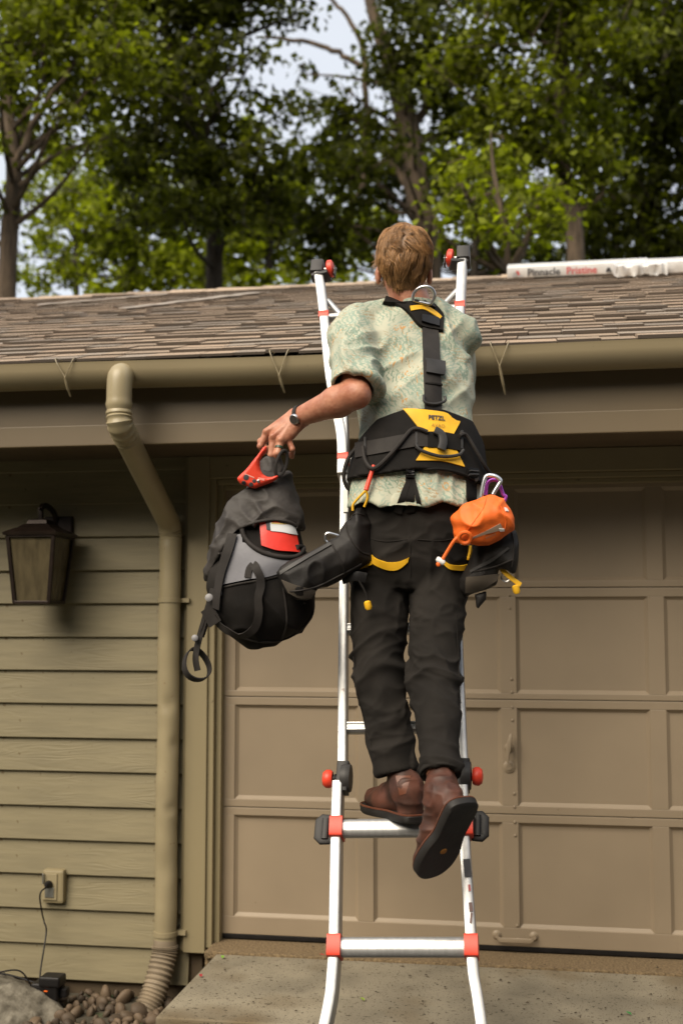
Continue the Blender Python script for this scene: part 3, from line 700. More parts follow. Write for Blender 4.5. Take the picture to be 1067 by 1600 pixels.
MB().sweep(spline([(lx,lcy,tzz+0.070),(lx,lcy,tzz+0.115),(lx,lcy+0.02,tzz+0.135),(lx,lcy+0.07,tzz+0.135),(lx,-0.05,tzz+0.11),(lx,-0.02,tzz+0.05)],6), rect(0.022,0.014), (1,0,0)).build('bracket', M_bronze, lan, smooth=True)
MB().box((lx-0.055,-0.030,tzz-0.09),(lx+0.075,-0.006,tzz+0.10)).build('back_plate', M_bronze, lan, bevel=0.006)
MB().box((lx-0.006, lcy-0.03, tzz+0.112),(lx+0.006, lcy-0.002, tzz+0.122)).build('scroll', M_bronze, lan, bevel=0.002)
MB().lathe([(0.014,0.0),(0.014,0.09),(0.011,0.095),(0.030,0.12),(0.030,0.17),(0.012,0.205)], (lx,lcy,bzz), (0,0,1), 12).build('bulb', M_white, lan, smooth=True)

# ------------------------------------------------------------------ stones, boulder, plug-in box, litter
gb = MB(); gb.add([(-4.2,-1.6,GZ+0.006),(-1.36,-1.6,GZ+0.006),(-1.36,0.02,GZ+0.006),(-4.2,0.02,GZ+0.006)], [(0,1,2,3)])
gbed = setp(gb.build('gravel_bed', M_ground), kind='structure')
stv = []
for s_ in range(6):
    bm = bmesh.new(); bmesh.ops.create_icosphere(bm, subdivisions=2, radius=1.0)
    for v in bm.verts:
        n = vnoise(np.array([v.co])*1.4+s_*7, s_)[0]; v.co *= 0.78+0.45*n
    me = bpy.data.meshes.new('stone'); bm.to_mesh(me); bm.free(); me.polygons.foreach_set('use_smooth', [True]*len(me.polygons)); me.materials.append(M_stone); stv.append(me)
placed = []
for i in range(2500):
    x, y = RNG.uniform(-2.45, -1.37), RNG.uniform(-0.55, 0.0); r = RNG.choice((0.012, 0.015, 0.018, 0.022, 0.027, 0.034))
    if len(placed) < 230 and all((x-a)**2+(y-b)**2 > (0.8*(r+q))**2 for a, b, q in placed): placed.append((x, y, r))
for x, y, r in placed:
    o = link('stone', RNG.choice(stv), None, gbed); o.location = (x, y, GZ+0.010+r*RNG.uniform(0.2,0.75)); o.rotation_euler = tuple(RNG.uniform(0,6) for _ in range(3)); o.scale = (r*1.25, r, r*0.72)
bx = SDF((-3.0,-0.62,GZ-0.1),(-1.75,0.0,0.05),0.012)
bx.add(ell((-2.40,-0.27,GZ-0.02),(0.42,0.24,0.15))); bx.add(ell((-2.18,-0.30,GZ-0.03),(0.24,0.20,0.12)),0.05); bx.add(ell((-2.62,-0.33,GZ+0.0),(0.22,0.18,0.10)),0.06)
V, F = bx.nets(); N_ = normals(V, F); V = V + N_*((ridge(V*5,3)-0.5)*0.045 + (ridge(V*13,5)-0.5)*0.018)[:,None]
bmesh_b = np_mesh('boulder', V, F); bo = link('boulder', bmesh_b, M_rock, smooth=True); setp(bo, 'flat grey granite boulder lying in the stones under the outlet', 'boulder')
bvb = bvh_of(V, F)
def ztop(x, y):
    h = bvb.ray_cast(Vector((x,y,1)), Vector((0,0,-1))); return h[0].z if h[0] else GZ
q = W(78, 1560, -0.22); tx, ty = q[0], -0.22; tz = ztop(tx, ty)-0.004
tm = empty('plug_in_timer', (tx,ty,tz), 'black plug-in outdoor power box sitting on the granite boulder', 'power box')
MB().box((tx-0.068,ty-0.045,tz),(tx+0.052,ty+0.045,tz+0.075)).build('housing', M_rubber, tm, bevel=0.014, seg=3)
MB().box((tx-0.030,ty-0.052,tz+0.062),(tx+0.062,ty+0.03,tz+0.105)).build('lid', M_rubber, tm, bevel=0.012, seg=3)
MB().box((tx+0.050,ty-0.02,tz+0.015),(tx+0.082,ty+0.02,tz+0.055)).build('socket', M_rubber, tm, bevel=0.008, seg=2)
MB().box((tx-0.006,ty-0.0475,tz+0.046),(tx+0.010,ty-0.0455,tz+0.051)).build('orange_mark', M_orange, tm)
c1 = spline([(ox-0.012,-0.056,oz+0.006),(ox-0.03,-0.10,oz-0.02),(ox-0.034,-0.07,oz-0.10),(ox-0.030,-0.05,0.05),(tx-0.055,ty+0.08,tz+0.25),(tx-0.05,ty+0.02,tz+0.12),(tx-0.045,ty,tz+0.06)],8)
cc = MB(); cc.tube(c1, 0.0035, 7); co = cc.build('power_cord', M_rubber, smooth=True); setp(co, 'thin black cord hanging from the wall outlet down to the power box', 'cord')
MB().lathe([(0.016,0),(0.017,0.010),(0.012,0.024),(0.006,0.034)], (ox-0.012,-0.0492,oz+0.010), (0,-1,0.1), 12).build('plug', M_rubber, co, smooth=True)
c2 = spline([(tx-0.06,ty-0.01,tz+0.03),(tx-0.12,ty-0.03,ztop(tx-0.12,ty-0.03)+0.05),(tx-0.22,ty-0.05,ztop(tx-0.22,ty-0.05)+0.012),(tx-0.27,ty-0.02,ztop(tx-0.27,ty-0.02)+0.006),(tx-0.20,ty+0.02,ztop(tx-0.2,ty+0.02)+0.012),(tx-0.07,ty+0.03,tz+0.055)],8)
setp(MB().tube(c2, 0.0035, 7).build('looped_cord', M_rubber, smooth=True), 'black cord curled in a loop on the boulder left of the power box', 'cord')
lt = MB()
for i in range(170):
    x, y = RNG.uniform(-1.3, 0.9), RNG.uniform(-0.9, -0.02); z = SLZ+0.0055 if y < -0.152 else SLZ+0.0125
    r = RNG.choice((0.003,0.003,0.004,0.005,0.008)); a = RNG.uniform(0,6); w = r*RNG.uniform(0.4,0.9)
    u = np.array([math.cos(a),math.sin(a),0]); v_ = np.array([-u[1],u[0],0]); c = np.array([x,y,z])
    lt.add([c-u*r, c-v_*w+(0,0,0.003), c+u*r, c+v_*w+(0,0,0.004)], [(0,1,2,3)])
setp(lt.build('leaf_litter', M('litter', (0.04,0.026,0.014), 0.9, isl=0.6)), 'dark crumbs of leaf and bark scattered over the concrete apron', 'litter', kind='stuff')
for (px, py, c, lab) in ((348,1496,(0.16,0.34,0.03),'small bright green leaf scrap on the apron by the left door jamb'), (566,1562,(0.22,0.30,0.04),'yellowish green leaf scrap on the apron between the ladder rails'),
                         (981,1584,(0.02,0.22,0.04),'deep green leaf scrap on the apron right of the ladder, nearest the front edge'), (503,1493,(0.35,0.02,0.025),'dark red berry on the apron left of the ladder rail'), (314,1525,(0.33,0.02,0.03),'red scrap on the apron near its left edge')):
    p = WZ(px, py, SLZ+0.006); lf = MB(); r = 0.016; a = RNG.uniform(0,3); u = np.array([math.cos(a),math.sin(a)*0.8,0]); v_ = np.array([-u[1],u[0],0])*0.5
    lf.add([p-u*r, p-u*r*0.3-v_*r+(0,0,0.004), p+u*r*0.5-v_*r*0.8+(0,0,0.006), p+u*r+(0,0,0.003), p+u*r*0.4+v_*r*0.9+(0,0,0.007), p-u*r*0.4+v_*r+(0,0,0.005)], [(0,1,2,5),(2,3,4,5)])
    setp(lf.build('leaf_scrap' if 'leaf' in lab else 'red_scrap' if 'scrap' in lab else 'berry', M('scrap_'+lab[:9], c, 0.6)), lab, 'leaf' if 'leaf' in lab else 'berry' if 'berry' in lab else 'scrap')

# ------------------------------------------------------------------ on the roof: shingle bundles and pale strip
def roofpt(px, py, lift=0.012):
    r = ray(px, py); n = np.array([0,-SL,1.0]); p0 = np.array([0,EY,EZ+lift]); t = ((p0-CAM)@n)/(r@n); return CAM+r*t
rn = nrm([0,-SL,1.0]); rs = nrm([0,1.0,SL])
def bundle(pxa, pya, length, depth, hgt, label, crumple=0.0, rot=0.0, back=0.0):
    a = roofpt(pxa, pya) + rs*back; ux = nrm([math.cos(rot), math.sin(rot)*cs, math.sin(rot)*SL*cs]); us = np.cross(rn, ux)
    e = empty('shingle_bundle', a, label, 'shingle bundle', 'wrapped shingle bundles on the roof')
    n1, n2 = 24, 6; m = MB(); vs_ = []; sec = rrect(depth, hgt, 0.012, 2)
    for i in range(n1+1):
        for (u, v) in sec:
            p = a + ux*length*i/n1 + us*(u+depth/2) + rn*(v+hgt/2+0.004)
            f = crumple*(vnoise(np.array([[i*0.9, u*30, v*30+5]]),2)[0]-0.5) + 0.004*(vnoise(np.array([[i*0.5, u*12, v*12]]),4)[0]-0.5)
            vs_.append(p + (rn*v + us*u)*f/ hgt*1.2)
    k = len(sec); m.add(vs_, [(i*k+q, i*k+(q+1)%k, (i+1)*k+(q+1)%k, (i+1)*k+q) for i in range(n1) for q in range(k)] + [tuple(range(k))[::-1], tuple(n1*k+q for q in range(k))])
    m.build('wrapper', M_wrap, e, smooth=True)
    return e, a, ux, us
LB = 0.88
e1, a1, ux, us = bundle(792, 437, LB, 0.32, 0.072, 'white wrapped shingle bundle with red and black lettering on the roof')
def print_on(parent, a, ux, word, x0, z0, size, mat, bold=0.02, name='lettering'):
    v, f = text_flat(word, bold); m = MB()
    m.add([a + ux*(x0+p[0]*size) + rn*(z0+p[1]*size) - us*0.0075 for p in v], f); m.build(name, mat, parent)
print_on(e1, a1, ux, 'Pinnacle', 0.125, 0.018, 0.062, M_ink); print_on(e1, a1, ux, 'Pristine', 0.365, 0.018, 0.062, M_inkred)
def blk(parent, a, ux, x0, x1, z0, z1, mat, name='printed_mark', sk=0.0):
    m = MB(); m.add([a+ux*x0+rn*z0-us*0.007, a+ux*x1+rn*z0-us*0.007, a+ux*(x1+sk)+rn*z1-us*0.007, a+ux*(x0+sk)+rn*z1-us*0.007],[(0,1,2,3)]); m.build(name, mat, parent)
blk(e1,a1,ux,0.030,0.058,0.014,0.042,M('logo_grey',(0.35,0.35,0.36)),sk=0.012); blk(e1,a1,ux,0.062,0.080,0.026,0.052,M_inkred,sk=-0.008); blk(e1,a1,ux,0.070,0.098,0.014,0.024,M('logo_grey2',(0.4,0.4,0.42)))
blk(e1,a1,ux,0.605,0.625,0.018,0.045,M_ink,sk=0.01); blk(e1,a1,ux,0.632,0.645,0.016,0.036,M_ink,sk=-0.01)
blk(e1,a1,ux,0.735,0.810,0.006,0.062,M_ink); 
for x_ in (0.752, 0.780):
    m_ = MB(); q_ = a1-us*0.008; m_.add([q_+ux*x_+rn*0.014, q_+ux*(x_+0.022)+rn*0.014, q_+ux*(x_+0.014)+rn*0.040, q_+ux*(x_+0.006)+rn*0.036], [(0,1,2,3)]); m_.build('printed_mark', M_white, e1)
e2, a2, u2, _ = bundle(962, 435, 0.30, 0.26, 0.066, 'crumpled end of clear and white wrap between two bundles on the roof', crumple=0.026, back=0.03)
setp(e2, 'crumpled grey white wrapper lying between the two shingle bundles on the roof', 'wrapper'); e2.name = 'crumpled_wrapper'
if 'group' in e2: del e2['group']
e3, a3, u3, _ = bundle(1012, 432, 1.0, 0.32, 0.075, 'white wrapped shingle bundle at the right edge, without lettering', back=0.10)
blk(e3,a3,u3,0.05,0.075,0.02,0.04,M('pale_blue_print',(0.45,0.5,0.7)))
for i, (pa, pb, lab) in enumerate((((192,484),(402,459),'long pale strip lying slantwise on the shingle roof left of the ladder'), ((60,478),(262,461),'shorter pale strip on the shingles near the ridge, far left'))):
    a, b = roofpt(*pa), roofpt(*pb); n = 16; t = nrm(b-a); sd = np.cross(rn, t)
    pts = [a+(b-a)*j/n + rn*(0.006+0.004*RNG.random()) for j in range(n+1)]
    st = MB().sweep(pts, rect(0.09 if i == 0 else 0.06, 0.004), rn).build('roofing_strip', M('strip%d' % i, (0.33,0.29,0.25), 0.85, var=0.2)); setp(st, lab, 'strip')

# ------------------------------------------------------------------ trees
def leaves(centers, size, up=0.55):
    n = len(centers); a = NR.normal(size=(n,3)); a[:,2] -= 0.35; a /= np.linalg.norm(a,axis=1,keepdims=True)
    b = NR.normal(size=(n,3)); b[:,2] += up*2.2; b -= a*(a*b).sum(1,keepdims=True); b /= np.linalg.norm(b,axis=1,keepdims=True)
    s = np.cross(a,b); L = size*NR.uniform(0.65,1.3,(n,1)); w = L*NR.uniform(0.28,0.4,(n,1))
    V = np.stack([centers-a*L*0.5, centers-s*w+b*L*0.08, centers+a*L*0.5-b*L*0.1, centers+s*w+b*L*0.08],1).reshape(-1,3)
    return V, np.arange(4*n).reshape(-1,4)
def tree(name, label, trunk, limbs, clumps, lsize, mat, bark, dens=1.0, cat='tree', spray=0.16):
    base = trunk[0][0]; e = empty(name, base, label, cat, 'trees behind the garage')
    trunk = [(p, r*0.78) for p, r in trunk]; limbs = [[(p, r*0.7) for p, r in l] for l in limbs]
    t = MB()
    pts = spline([p for p,_ in trunk],6); rad = np.interp(np.linspace(0,1,len(pts)), np.linspace(0,1,len(trunk)), [r for _,r in trunk]); t.tube(pts, list(rad), 12)
    for lb in limbs:
        pp = spline([p for p,_ in lb],6); rd_ = np.interp(np.linspace(0,1,len(pp)), np.linspace(0,1,len(lb)), [r for _,r in lb])
        pp = [p + NR.normal(size=3)*rd_[i]*0.35 for i,p in enumerate(pp)]
        t.tube(pp, list(rd_), 7)
    tips = []
    for (c, r, k) in clumps:
        src = min(pts, key=lambda p: np.linalg.norm(p-c)+abs(p[2]-c[2]+0.8)); mid = (src+c)/2 + NR.normal(size=3)*r*0.25
        t.tube(spline([src, mid, c],5), list(np.linspace(0.045, 0.012, 11)), 5)
        for _ in range(4): t.tube([c, c+NR.normal(size=3)*r*0.45, c+NR.normal(size=3)*r*0.8], [0.014,0.009,0.004], 4)
    t.build('trunk', bark, e, smooth=True)
    P = []
    for (c, r, k) in clumps:
        area = 0.42*lsize*lsize; n = int(k*dens*8.0*math.pi*r*r/area/2.0); nt = max(4, n//9)
        q = NR.normal(size=(nt,3)); q /= np.linalg.norm(q,axis=1,keepdims=True); q *= NR.uniform(0.25,1,(nt,1))**0.5*r; q[:,2] *= 0.75
        q = c+q; tw = np.repeat(q, 9, axis=0); P.append(tw + NR.normal(size=tw.shape)*np.array([1,1,0.65])*spray)
    V, F = leaves(np.concatenate(P), lsize*1.12); me = np_mesh('crown', V, F); link('crown', me, mat, e); return e
def pt(px,py,Y): return W(px,py,Y)
def cl(px,py,Y,rp,k=1.0): c = W(px,py,Y+NR.uniform(-0.8,0.8)); return (c, rp/FPX*(Y+5.06), k)
def grd(px,py,Y): p = W(px,py,Y); return np.array([p[0],p[1],GZ-0.1])
Y=9.0
tree('oak_tree','pale trunked tree rising at the left edge behind the roof',
     [(grd(8,460,Y),0.20),(pt(12,440,Y),0.15),(pt(20,330,Y),0.14),(pt(22,255,Y),0.13),(pt(12,150,Y),0.10),(pt(20,40,Y),0.07),(pt(40,-60,Y),0.04)],
     [[(pt(22,270,Y),0.09),(pt(60,180,Y),0.06),(pt(110,110,Y),0.04),(pt(150,30,Y),0.02)],[(pt(22,300,Y),0.07),(pt(90,240,Y),0.04),(pt(170,215,Y),0.015)],[(pt(14,220,Y),0.06),(pt(-40,120,Y),0.03)]],
     [cl(30,60,Y,85),cl(110,100,Y,70),(cl(20,170,Y,45)),cl(150,20,Y,80),cl(80,-20,Y,90),cl(-70,80,Y,90),cl(-60,220,Y,60),cl(70,215,Y,38,0.8),cl(130,170,Y,45,0.9),cl(60,40,Y-1,60),cl(180,90,Y-1,55),cl(0,120,Y-1,50),cl(100,160,Y-1,30,0.7),cl(140,230,Y-0.5,26,0.6),cl(-50,330,Y,50)],
     0.105,M_leafA,M_bark)
Y=12.0
tree('shade_tree','dark leafed tree with slanting limbs, left of centre',
     [(grd(330,460,Y),0.25),(pt(335,420,Y),0.17),(pt(330,280,Y),0.14),(pt(290,150,Y),0.11),(pt(255,30,Y),0.08),(pt(240,-90,Y),0.05)],
     [[(pt(310,210,Y),0.08),(pt(340,130,Y),0.05),(pt(420,60,Y),0.02)],[(pt(295,160,Y),0.08),(pt(220,90,Y),0.05),(pt(180,-20,Y),0.02)]],
     [cl(250,50,Y,85),cl(200,130,Y,70),cl(290,130,Y,60),cl(320,20,Y,60),cl(390,0,Y,50),cl(270,210,Y,70),cl(190,220,Y,50,0.8),cl(350,225,Y,55),cl(330,285,Y,55,0.9),cl(410,250,Y,48,0.9),cl(440,170,Y,34,0.7),cl(300,-60,Y,110),cl(180,-40,Y,100),cl(430,-40,Y,50,0.8),cl(390,140,Y,24,0.5),cl(400,85,Y,24,0.6),cl(365,95,Y,22,0.6),cl(470,20,Y,26,0.6),cl(450,30,Y,26,0.6),cl(230,330,Y,50,0.8),cl(310,90,Y-1,50,0.9),cl(260,150,Y-1.5,50),cl(300,250,Y-1.5,50),cl(350,330,Y-1,50),cl(210,270,Y-1,45),cl(280,320,Y-1,45),cl(420,310,Y-1,40),cl(340,160,Y-1,32,0.7)],
     0.125,M_leafB,M_barkdk)
Y=15.0
tree('tall_oak','thick brown trunked oak directly behind the climber\'s head',
     [(grd(672,460,Y),0.42),(pt(668,430,Y),0.31),(pt(655,320,Y),0.28),(pt(636,190,Y),0.26),(pt(605,90,Y),0.18),(pt(578,0,Y),0.13),(pt(560,-110,Y),0.08)],
     [[(pt(566,300,Y),0.07),(pt(572,180,Y),0.08),(pt(570,90,Y),0.08),(pt(545,30,Y),0.06),(pt(510,-10,Y),0.05)],[(pt(568,105,Y),0.08),(pt(520,80,Y),0.07),(pt(460,62,Y),0.055),(pt(400,58,Y),0.03)],[(pt(640,200,Y),0.12),(pt(700,120,Y),0.10),(pt(760,30,Y),0.08),(pt(790,-60,Y),0.05)],[(pt(655,330,Y),0.10),(pt(600,250,Y),0.07),(pt(540,330,Y),0.03)]],
     [cl(560,205,Y,52),cl(620,110,Y,52),cl(480,250,Y,50),cl(600,290,Y,55),cl(520,330,Y,52),cl(440,330,Y,52),cl(680,60,Y,60),cl(720,190,Y,60),cl(640,10,Y,48),cl(520,180,Y,32,0.8),cl(490,170,Y,28,0.7),cl(590,380,Y,50),cl(500,395,Y,50,0.9),cl(700,-50,Y,90),cl(590,-70,Y,60),cl(740,280,Y,60),cl(470,115,Y,17,0.4),cl(540,140,Y,20,0.5),cl(690,130,Y,50),cl(640,150,Y-1.5,32,0.7),cl(620,230,Y-1.5,34,0.7),cl(690,300,Y-1.5,34,0.7),cl(600,60,Y-1.5,36,0.8),cl(560,260,Y-1.5,40),cl(540,240,Y-1,36)],
     0.14,M_leafB,M_bark)
Y=8.0
tree('young_maple','sunlit bright green young tree behind the ridge right of the ladder',
     [(grd(790,460,Y),0.09),(pt(792,430,Y),0.055),(pt(785,350,Y),0.05),(pt(770,260,Y),0.03),(pt(766,200,Y),0.006)],
     [[(pt(785,350,Y),0.03),(pt(840,300,Y),0.02),(pt(880,285,Y),0.01)],[(pt(778,300,Y),0.03),(pt(710,320,Y),0.015)]],
     [cl(755,270,Y,40),cl(790,315,Y,42),cl(710,335,Y,30,0.8),cl(840,330,Y,42),cl(765,350,Y,36,0.9),cl(830,370,Y,34,0.7),cl(720,285,Y,30,0.8),cl(690,370,Y,22,0.6),cl(870,300,Y,28,0.6)],
     0.10,M_leafC,M_bark)
Y=11.0
tree('leaning_tree','grey green leafed tree with bare twigs at the upper right',
     [(grd(905,460,Y),0.24),(pt(900,420,Y),0.16),(pt(885,300,Y),0.14),(pt(870,180,Y),0.12),(pt(885,60,Y),0.09),(pt(905,-80,Y),0.05)],
     [[(pt(870,190,Y),0.05),(pt(905,85,Y),0.03),(pt(925,110,Y),0.02),(pt(960,140,Y),0.01)],[(pt(905,85,Y),0.025),(pt(860,60,Y),0.02),(pt(835,15,Y),0.01)],[(pt(880,170,Y),0.05),(pt(820,175,Y),0.03)]],
     [cl(770,110,Y,58),cl(830,150,Y,60),cl(760,190,Y,50),cl(850,230,Y,60),cl(790,30,Y,60),cl(930,190,Y,50),cl(900,0,Y,60),cl(960,60,Y,60),cl(840,-50,Y,90),cl(980,-40,Y,90),cl(920,270,Y,55),cl(870,90,Y,36,0.6),cl(700,100,Y,40,0.8)],
     0.115,M_leafA,M_bark)
Y=14.0
tree('dense_tree','dense shadowy tree at the right edge behind the shingle bundles',
     [(grd(1010,460,Y),0.3),(pt(1008,430,Y),0.22),(pt(1020,300,Y),0.18),(pt(1035,150,Y),0.14),(pt(1040,0,Y),0.1),(pt(1040,-120,Y),0.05)],
     [[(pt(1020,300,Y),0.1),(pt(940,250,Y),0.07),(pt(880,265,Y),0.03)],[(pt(1030,200,Y),0.1),(pt(1060,150,Y),0.06),(pt(1110,80,Y),0.04)]],
     [cl(1000,190,Y,75),cl(1040,290,Y,70),cl(960,330,Y,65),cl(1050,100,Y,75),cl(1010,390,Y,60),cl(900,360,Y,55),cl(1110,220,Y,80),cl(1110,380,Y,70),cl(1060,0,Y,85),cl(930,400,Y,45),cl(1130,70,Y,90),cl(1180,300,Y,90),cl(960,120,Y,50)],
     0.135,M_leafB,M_barkdk)
Y=19.0
tree('back_tree','bright green tree filling the gap above the roof at the left',
     [(grd(205,460,Y),0.09),(pt(205,430,Y),0.11),(pt(215,330,Y),0.09),(pt(220,240,Y),0.015)],[[(pt(215,340,Y),0.1),(pt(300,300,Y),0.05)],[(pt(210,370,Y),0.1),(pt(130,330,Y),0.05)]],
     [cl(180,340,Y,48),cl(240,300,Y,48),cl(290,360,Y,48),cl(150,270,Y,32,0.8),cl(230,400,Y,48),cl(120,350,Y,26,0.6),cl(160,410,Y,32,0.7),cl(100,290,Y,24,0.6),cl(310,420,Y,36,0.9),cl(130,310,Y,38,0.8),cl(90,425,Y,28,0.6),cl(150,380,Y,38,0.8),cl(60,350,Y,22,0.45),cl(40,285,Y,28,0.6),cl(200,440,Y,30,0.8),cl(270,440,Y,30,0.8),cl(30,215,Y,28,0.6),cl(100,215,Y,22,0.5),cl(60,445,Y,26,0.6),cl(70,390,Y,26,0.6),cl(85,340,Y,28,0.6),cl(40,320,Y,22,0.5),cl(110,430,Y,26,0.7),cl(30,400,Y,20,0.4),cl(150,450,Y,28,0.8),cl(240,450,Y,30,0.8),cl(320,455,Y,28,0.8)],
     0.17,M_leafC,M_barkdk)
tree('back_maple','bright green tree low behind the left ladder wheel',
     [(grd(420,460,Y),0.09),(pt(420,430,Y),0.11),(pt(415,340,Y),0.09),(pt(400,260,Y),0.015)],[[(pt(415,350,Y),0.1),(pt(480,310,Y),0.05)]],
     [cl(370,340,Y,46),cl(430,380,Y,46),cl(360,400,Y,46),cl(470,420,Y,34,0.7),cl(500,350,Y,40,0.9),cl(540,410,Y,32,0.7),cl(410,300,Y,42),cl(580,340,Y,42),cl(400,440,Y,34,0.9),cl(470,450,Y,26,0.7),cl(540,450,Y,26,0.7)],
     0.17,M_leafC,M_barkdk)
tree('back_oak','dim green tree low behind the right ladder wheel',
     [(grd(740,460,Y),0.09),(pt(742,430,Y),0.11),(pt(750,330,Y),0.09),(pt(760,220,Y),0.015)],[[(pt(750,350,Y),0.1),(pt(820,310,Y),0.05)]],
     [cl(700,400,Y,40),cl(760,415,Y,40),cl(820,400,Y,46),cl(870,420,Y,42),cl(700,270,Y,48),cl(800,250,Y,48),cl(760,340,Y,46),cl(640,400,Y,38,0.9),cl(860,330,Y,48),cl(650,240,Y,46)],
     0.17,M_leafB,M_barkdk)
tree('far_oak','dim green tree in the gap at the far right above the bundles',
     [(grd(960,460,Y),0.09),(pt(962,430,Y),0.11),(pt(960,330,Y),0.09),(pt(950,220,Y),0.015)],[[(pt(960,350,Y),0.1),(pt(1020,310,Y),0.05)]],
     [cl(930,440,Y,40),cl(1000,440,Y,45),cl(1060,420,Y,50),cl(950,240,Y,55),cl(1040,180,Y,55),cl(900,150,Y,55),cl(1000,60,Y,55),cl(880,40,Y,55)],
     0.17,M_leafB,M_barkdk)

Y=25.0
tree('distant_maple','yellow green tree far back, seen low through the gaps at the left',
     [(grd(120,460,Y),0.09),(pt(120,430,Y),0.11),(pt(115,330,Y),0.12),(pt(110,230,Y),0.01)],[],
     [cl(150,300,Y,36,0.7),cl(100,250,Y,30,0.6),cl(60,300,Y,22,0.35),cl(180,370,Y,36,0.7),cl(130,420,Y,26,0.45),cl(70,370,Y,24,0.4),cl(95,330,Y,26,0.5),cl(100,400,Y,24,0.45),cl(40,430,Y,18,0.3),cl(200,430,Y,26,0.6),cl(240,340,Y,30,0.7),cl(220,270,Y,36,0.8),cl(20,200,Y,26,0.6),cl(170,220,Y,32,0.7)],
     0.20,M_leafC,M_barkdk,dens=2.6)
tree('distant_oak','yellow green tree far back, seen low through the gaps left of the ladder top',
     [(grd(350,460,Y),0.09),(pt(350,430,Y),0.11),(pt(355,330,Y),0.12),(pt(350,230,Y),0.01)],[],
     [cl(270,400,Y,36,0.8),cl(330,330,Y,40,0.8),cl(390,370,Y,36,0.8),cl(450,350,Y,36,0.8),cl(310,260,Y,36,0.8),cl(330,440,Y,26,0.5),cl(510,420,Y,22,0.4),cl(450,290,Y,36,0.8),cl(560,380,Y,30,0.6),cl(540,270,Y,30,0.7),cl(390,200,Y,26,0.5)],
     0.20,M_leafC,M_barkdk,dens=2.6)

# unseen wood behind and beside the camera, added to block low sky light
V_, F_ = [], []; tot = 0
def wood_clump(c, r, n, size):
    global tot
    q = NR.normal(size=(n,3)); q /= np.linalg.norm(q,axis=1,keepdims=True); q = np.asarray(c) + q*NR.uniform(0.3,1,(n,1))**0.5*r
    V, F = leaves(q, size); V_.append(V); F_.append(F+tot); tot += len(V)
for i in range(46):
    a = math.radians(-172 + 164*i/45 + RNG.uniform(-3,3)); R = RNG.uniform(15,20)
    for h in (1.5, 4.0, 6.5, 9.0, 11.5, 14.0, 16.5):
        if h > (14 if abs(math.degrees(a)+117) > 40 else 5.5) + 2.0*math.sin(i*1.3): continue      # kept low here to let the sun through
        wood_clump((R*math.cos(a)+RNG.uniform(-1,1), -4+R*math.sin(a), h), 2.3, 250, 1.0)
wo = link('screening_wood', np_mesh('screening_wood', np.concatenate(V_), np.concatenate(F_)), M_leafD); setp(wo, 'unseen green wood on the near side of the garage, added to block low sky light', 'wood', kind='stuff')
# ------------------------------------------------------------------ the ladder
LA = np.array([0.0, -1.76, 0.475]); LBp = np.array([0.0, -0.785, 2.335])
LT = nrm(LBp-LA); LN = np.array([0.0, -LT[2], LT[1]])            # along the rails, out of the rungs towards the climber
def Lp(px, py, off=0.0):
    r = ray(px, py); t = ((LA+LN*off-CAM)@LN)/(r@LN); return CAM+r*t
lad = empty('ladder', (-0.40, -2.1, -0.145), 'aluminium multi-position ladder with red rung caps leaning on the gutter', 'ladder')
def rail(pts, w, d, off, name='rail', r=0.005):
    P = spline([Lp(x, y, off) for x, y in pts], 6)
    return MB().sweep(P, rrect(w, d, r, 2), LN).build(name, M_alu, lad, smooth=True)
# lower flared section continues below the frame to the drive
def extend(p_top, p_bot, z): t = (z-p_bot[2])/(p_bot-p_top)[2]; return p_bot+(p_bot-p_top)*t
for sgn, pts in ((-1, [(529,1225),(527,1290),(525,1400),(523.5,1478),(521,1525),(514,1580)]), (1, [(723,1232),(727,1330),(734,1440),(736.5,1478),(740,1525),(749,1580)])):
    P = [Lp(x, y, 0.0) for x, y in pts]; a, b = P[-2], P[-1]
    e = extend(a, b, -0.10); e[0] = b[0] + sgn*0.05
    P = spline(P+[(b+e)/2+np.array([sgn*0.012,0,0]), e], 6)
    MB().sweep(P, rrect(0.030, 0.066, 0.005, 2), LN).build('rail', M_alu, lad, smooth=True)
    n = np.array([0,0,1.0]); MB().box(tuple(e+np.array([-0.03,-0.045,-0.045])), tuple(e+np.array([0.03,0.045,0.03]))).build('foot', M_grey, lad, bevel=0.01)
    q = pts[3]                              # inner flange line of the flare
inner_l = [(535.5,1222),(536,1150),(537,1000),(538,850),(539,700),(537,640)]
inner_r = [(726,1218),(722,1150),(716,1000),(711,850),(708,700),(707,640)]
rail(inner_l, 0.027, 0.055, -0.006); rail(inner_r, 0.027, 0.055, -0.006)
upper_l = [(536,745),(535,690),(526,640),(516,585),(507,495),(499,432)]; upper_r = [(708,745),(709,690),(711,640),(714,585),(718.5,490),(722,412)]
rail(upper_l, 0.035, 0.060, 0.004); rail(upper_r, 0.035, 0.060, 0.004)
def rung(ax, ay, bx_, by, off, w, h, caps=True, ridges=0, inset=0.0):
    a, b = Lp(ax, ay, off), Lp(bx_, by, off); t = nrm(b-a)
    pr = rrect(h, w, min(h,w)*0.38, 3)
    MB().sweep([a, b], pr, LN).build('rung', M_alu, lad, smooth=True)
    if ridges:
        for f in (-0.3, 0.3): MB().sweep([a+LT*h*f+LN*(w/2), b+LT*h*f+LN*(w/2)], rect(0.004,0.003), LN).build('rung_ridge', M_alu, lad)
    if caps:
        for p in (a, b):
            MB().sweep([p-t*0.0185, p+t*0.0185], rrect(h+0.008, w+0.026, 0.008, 2), LN).build('rung_cap', M_red, lad, smooth=True)
rung(523.5,1480,736.5,1480,0.010,0.046,0.052)
rung(527,1295,729,1293,0.010,0.046,0.052)
rung(507,497,718.5,482,0.006,0.034,0.026)
rung(537,719,708,712,0.006,0.034,0.026)
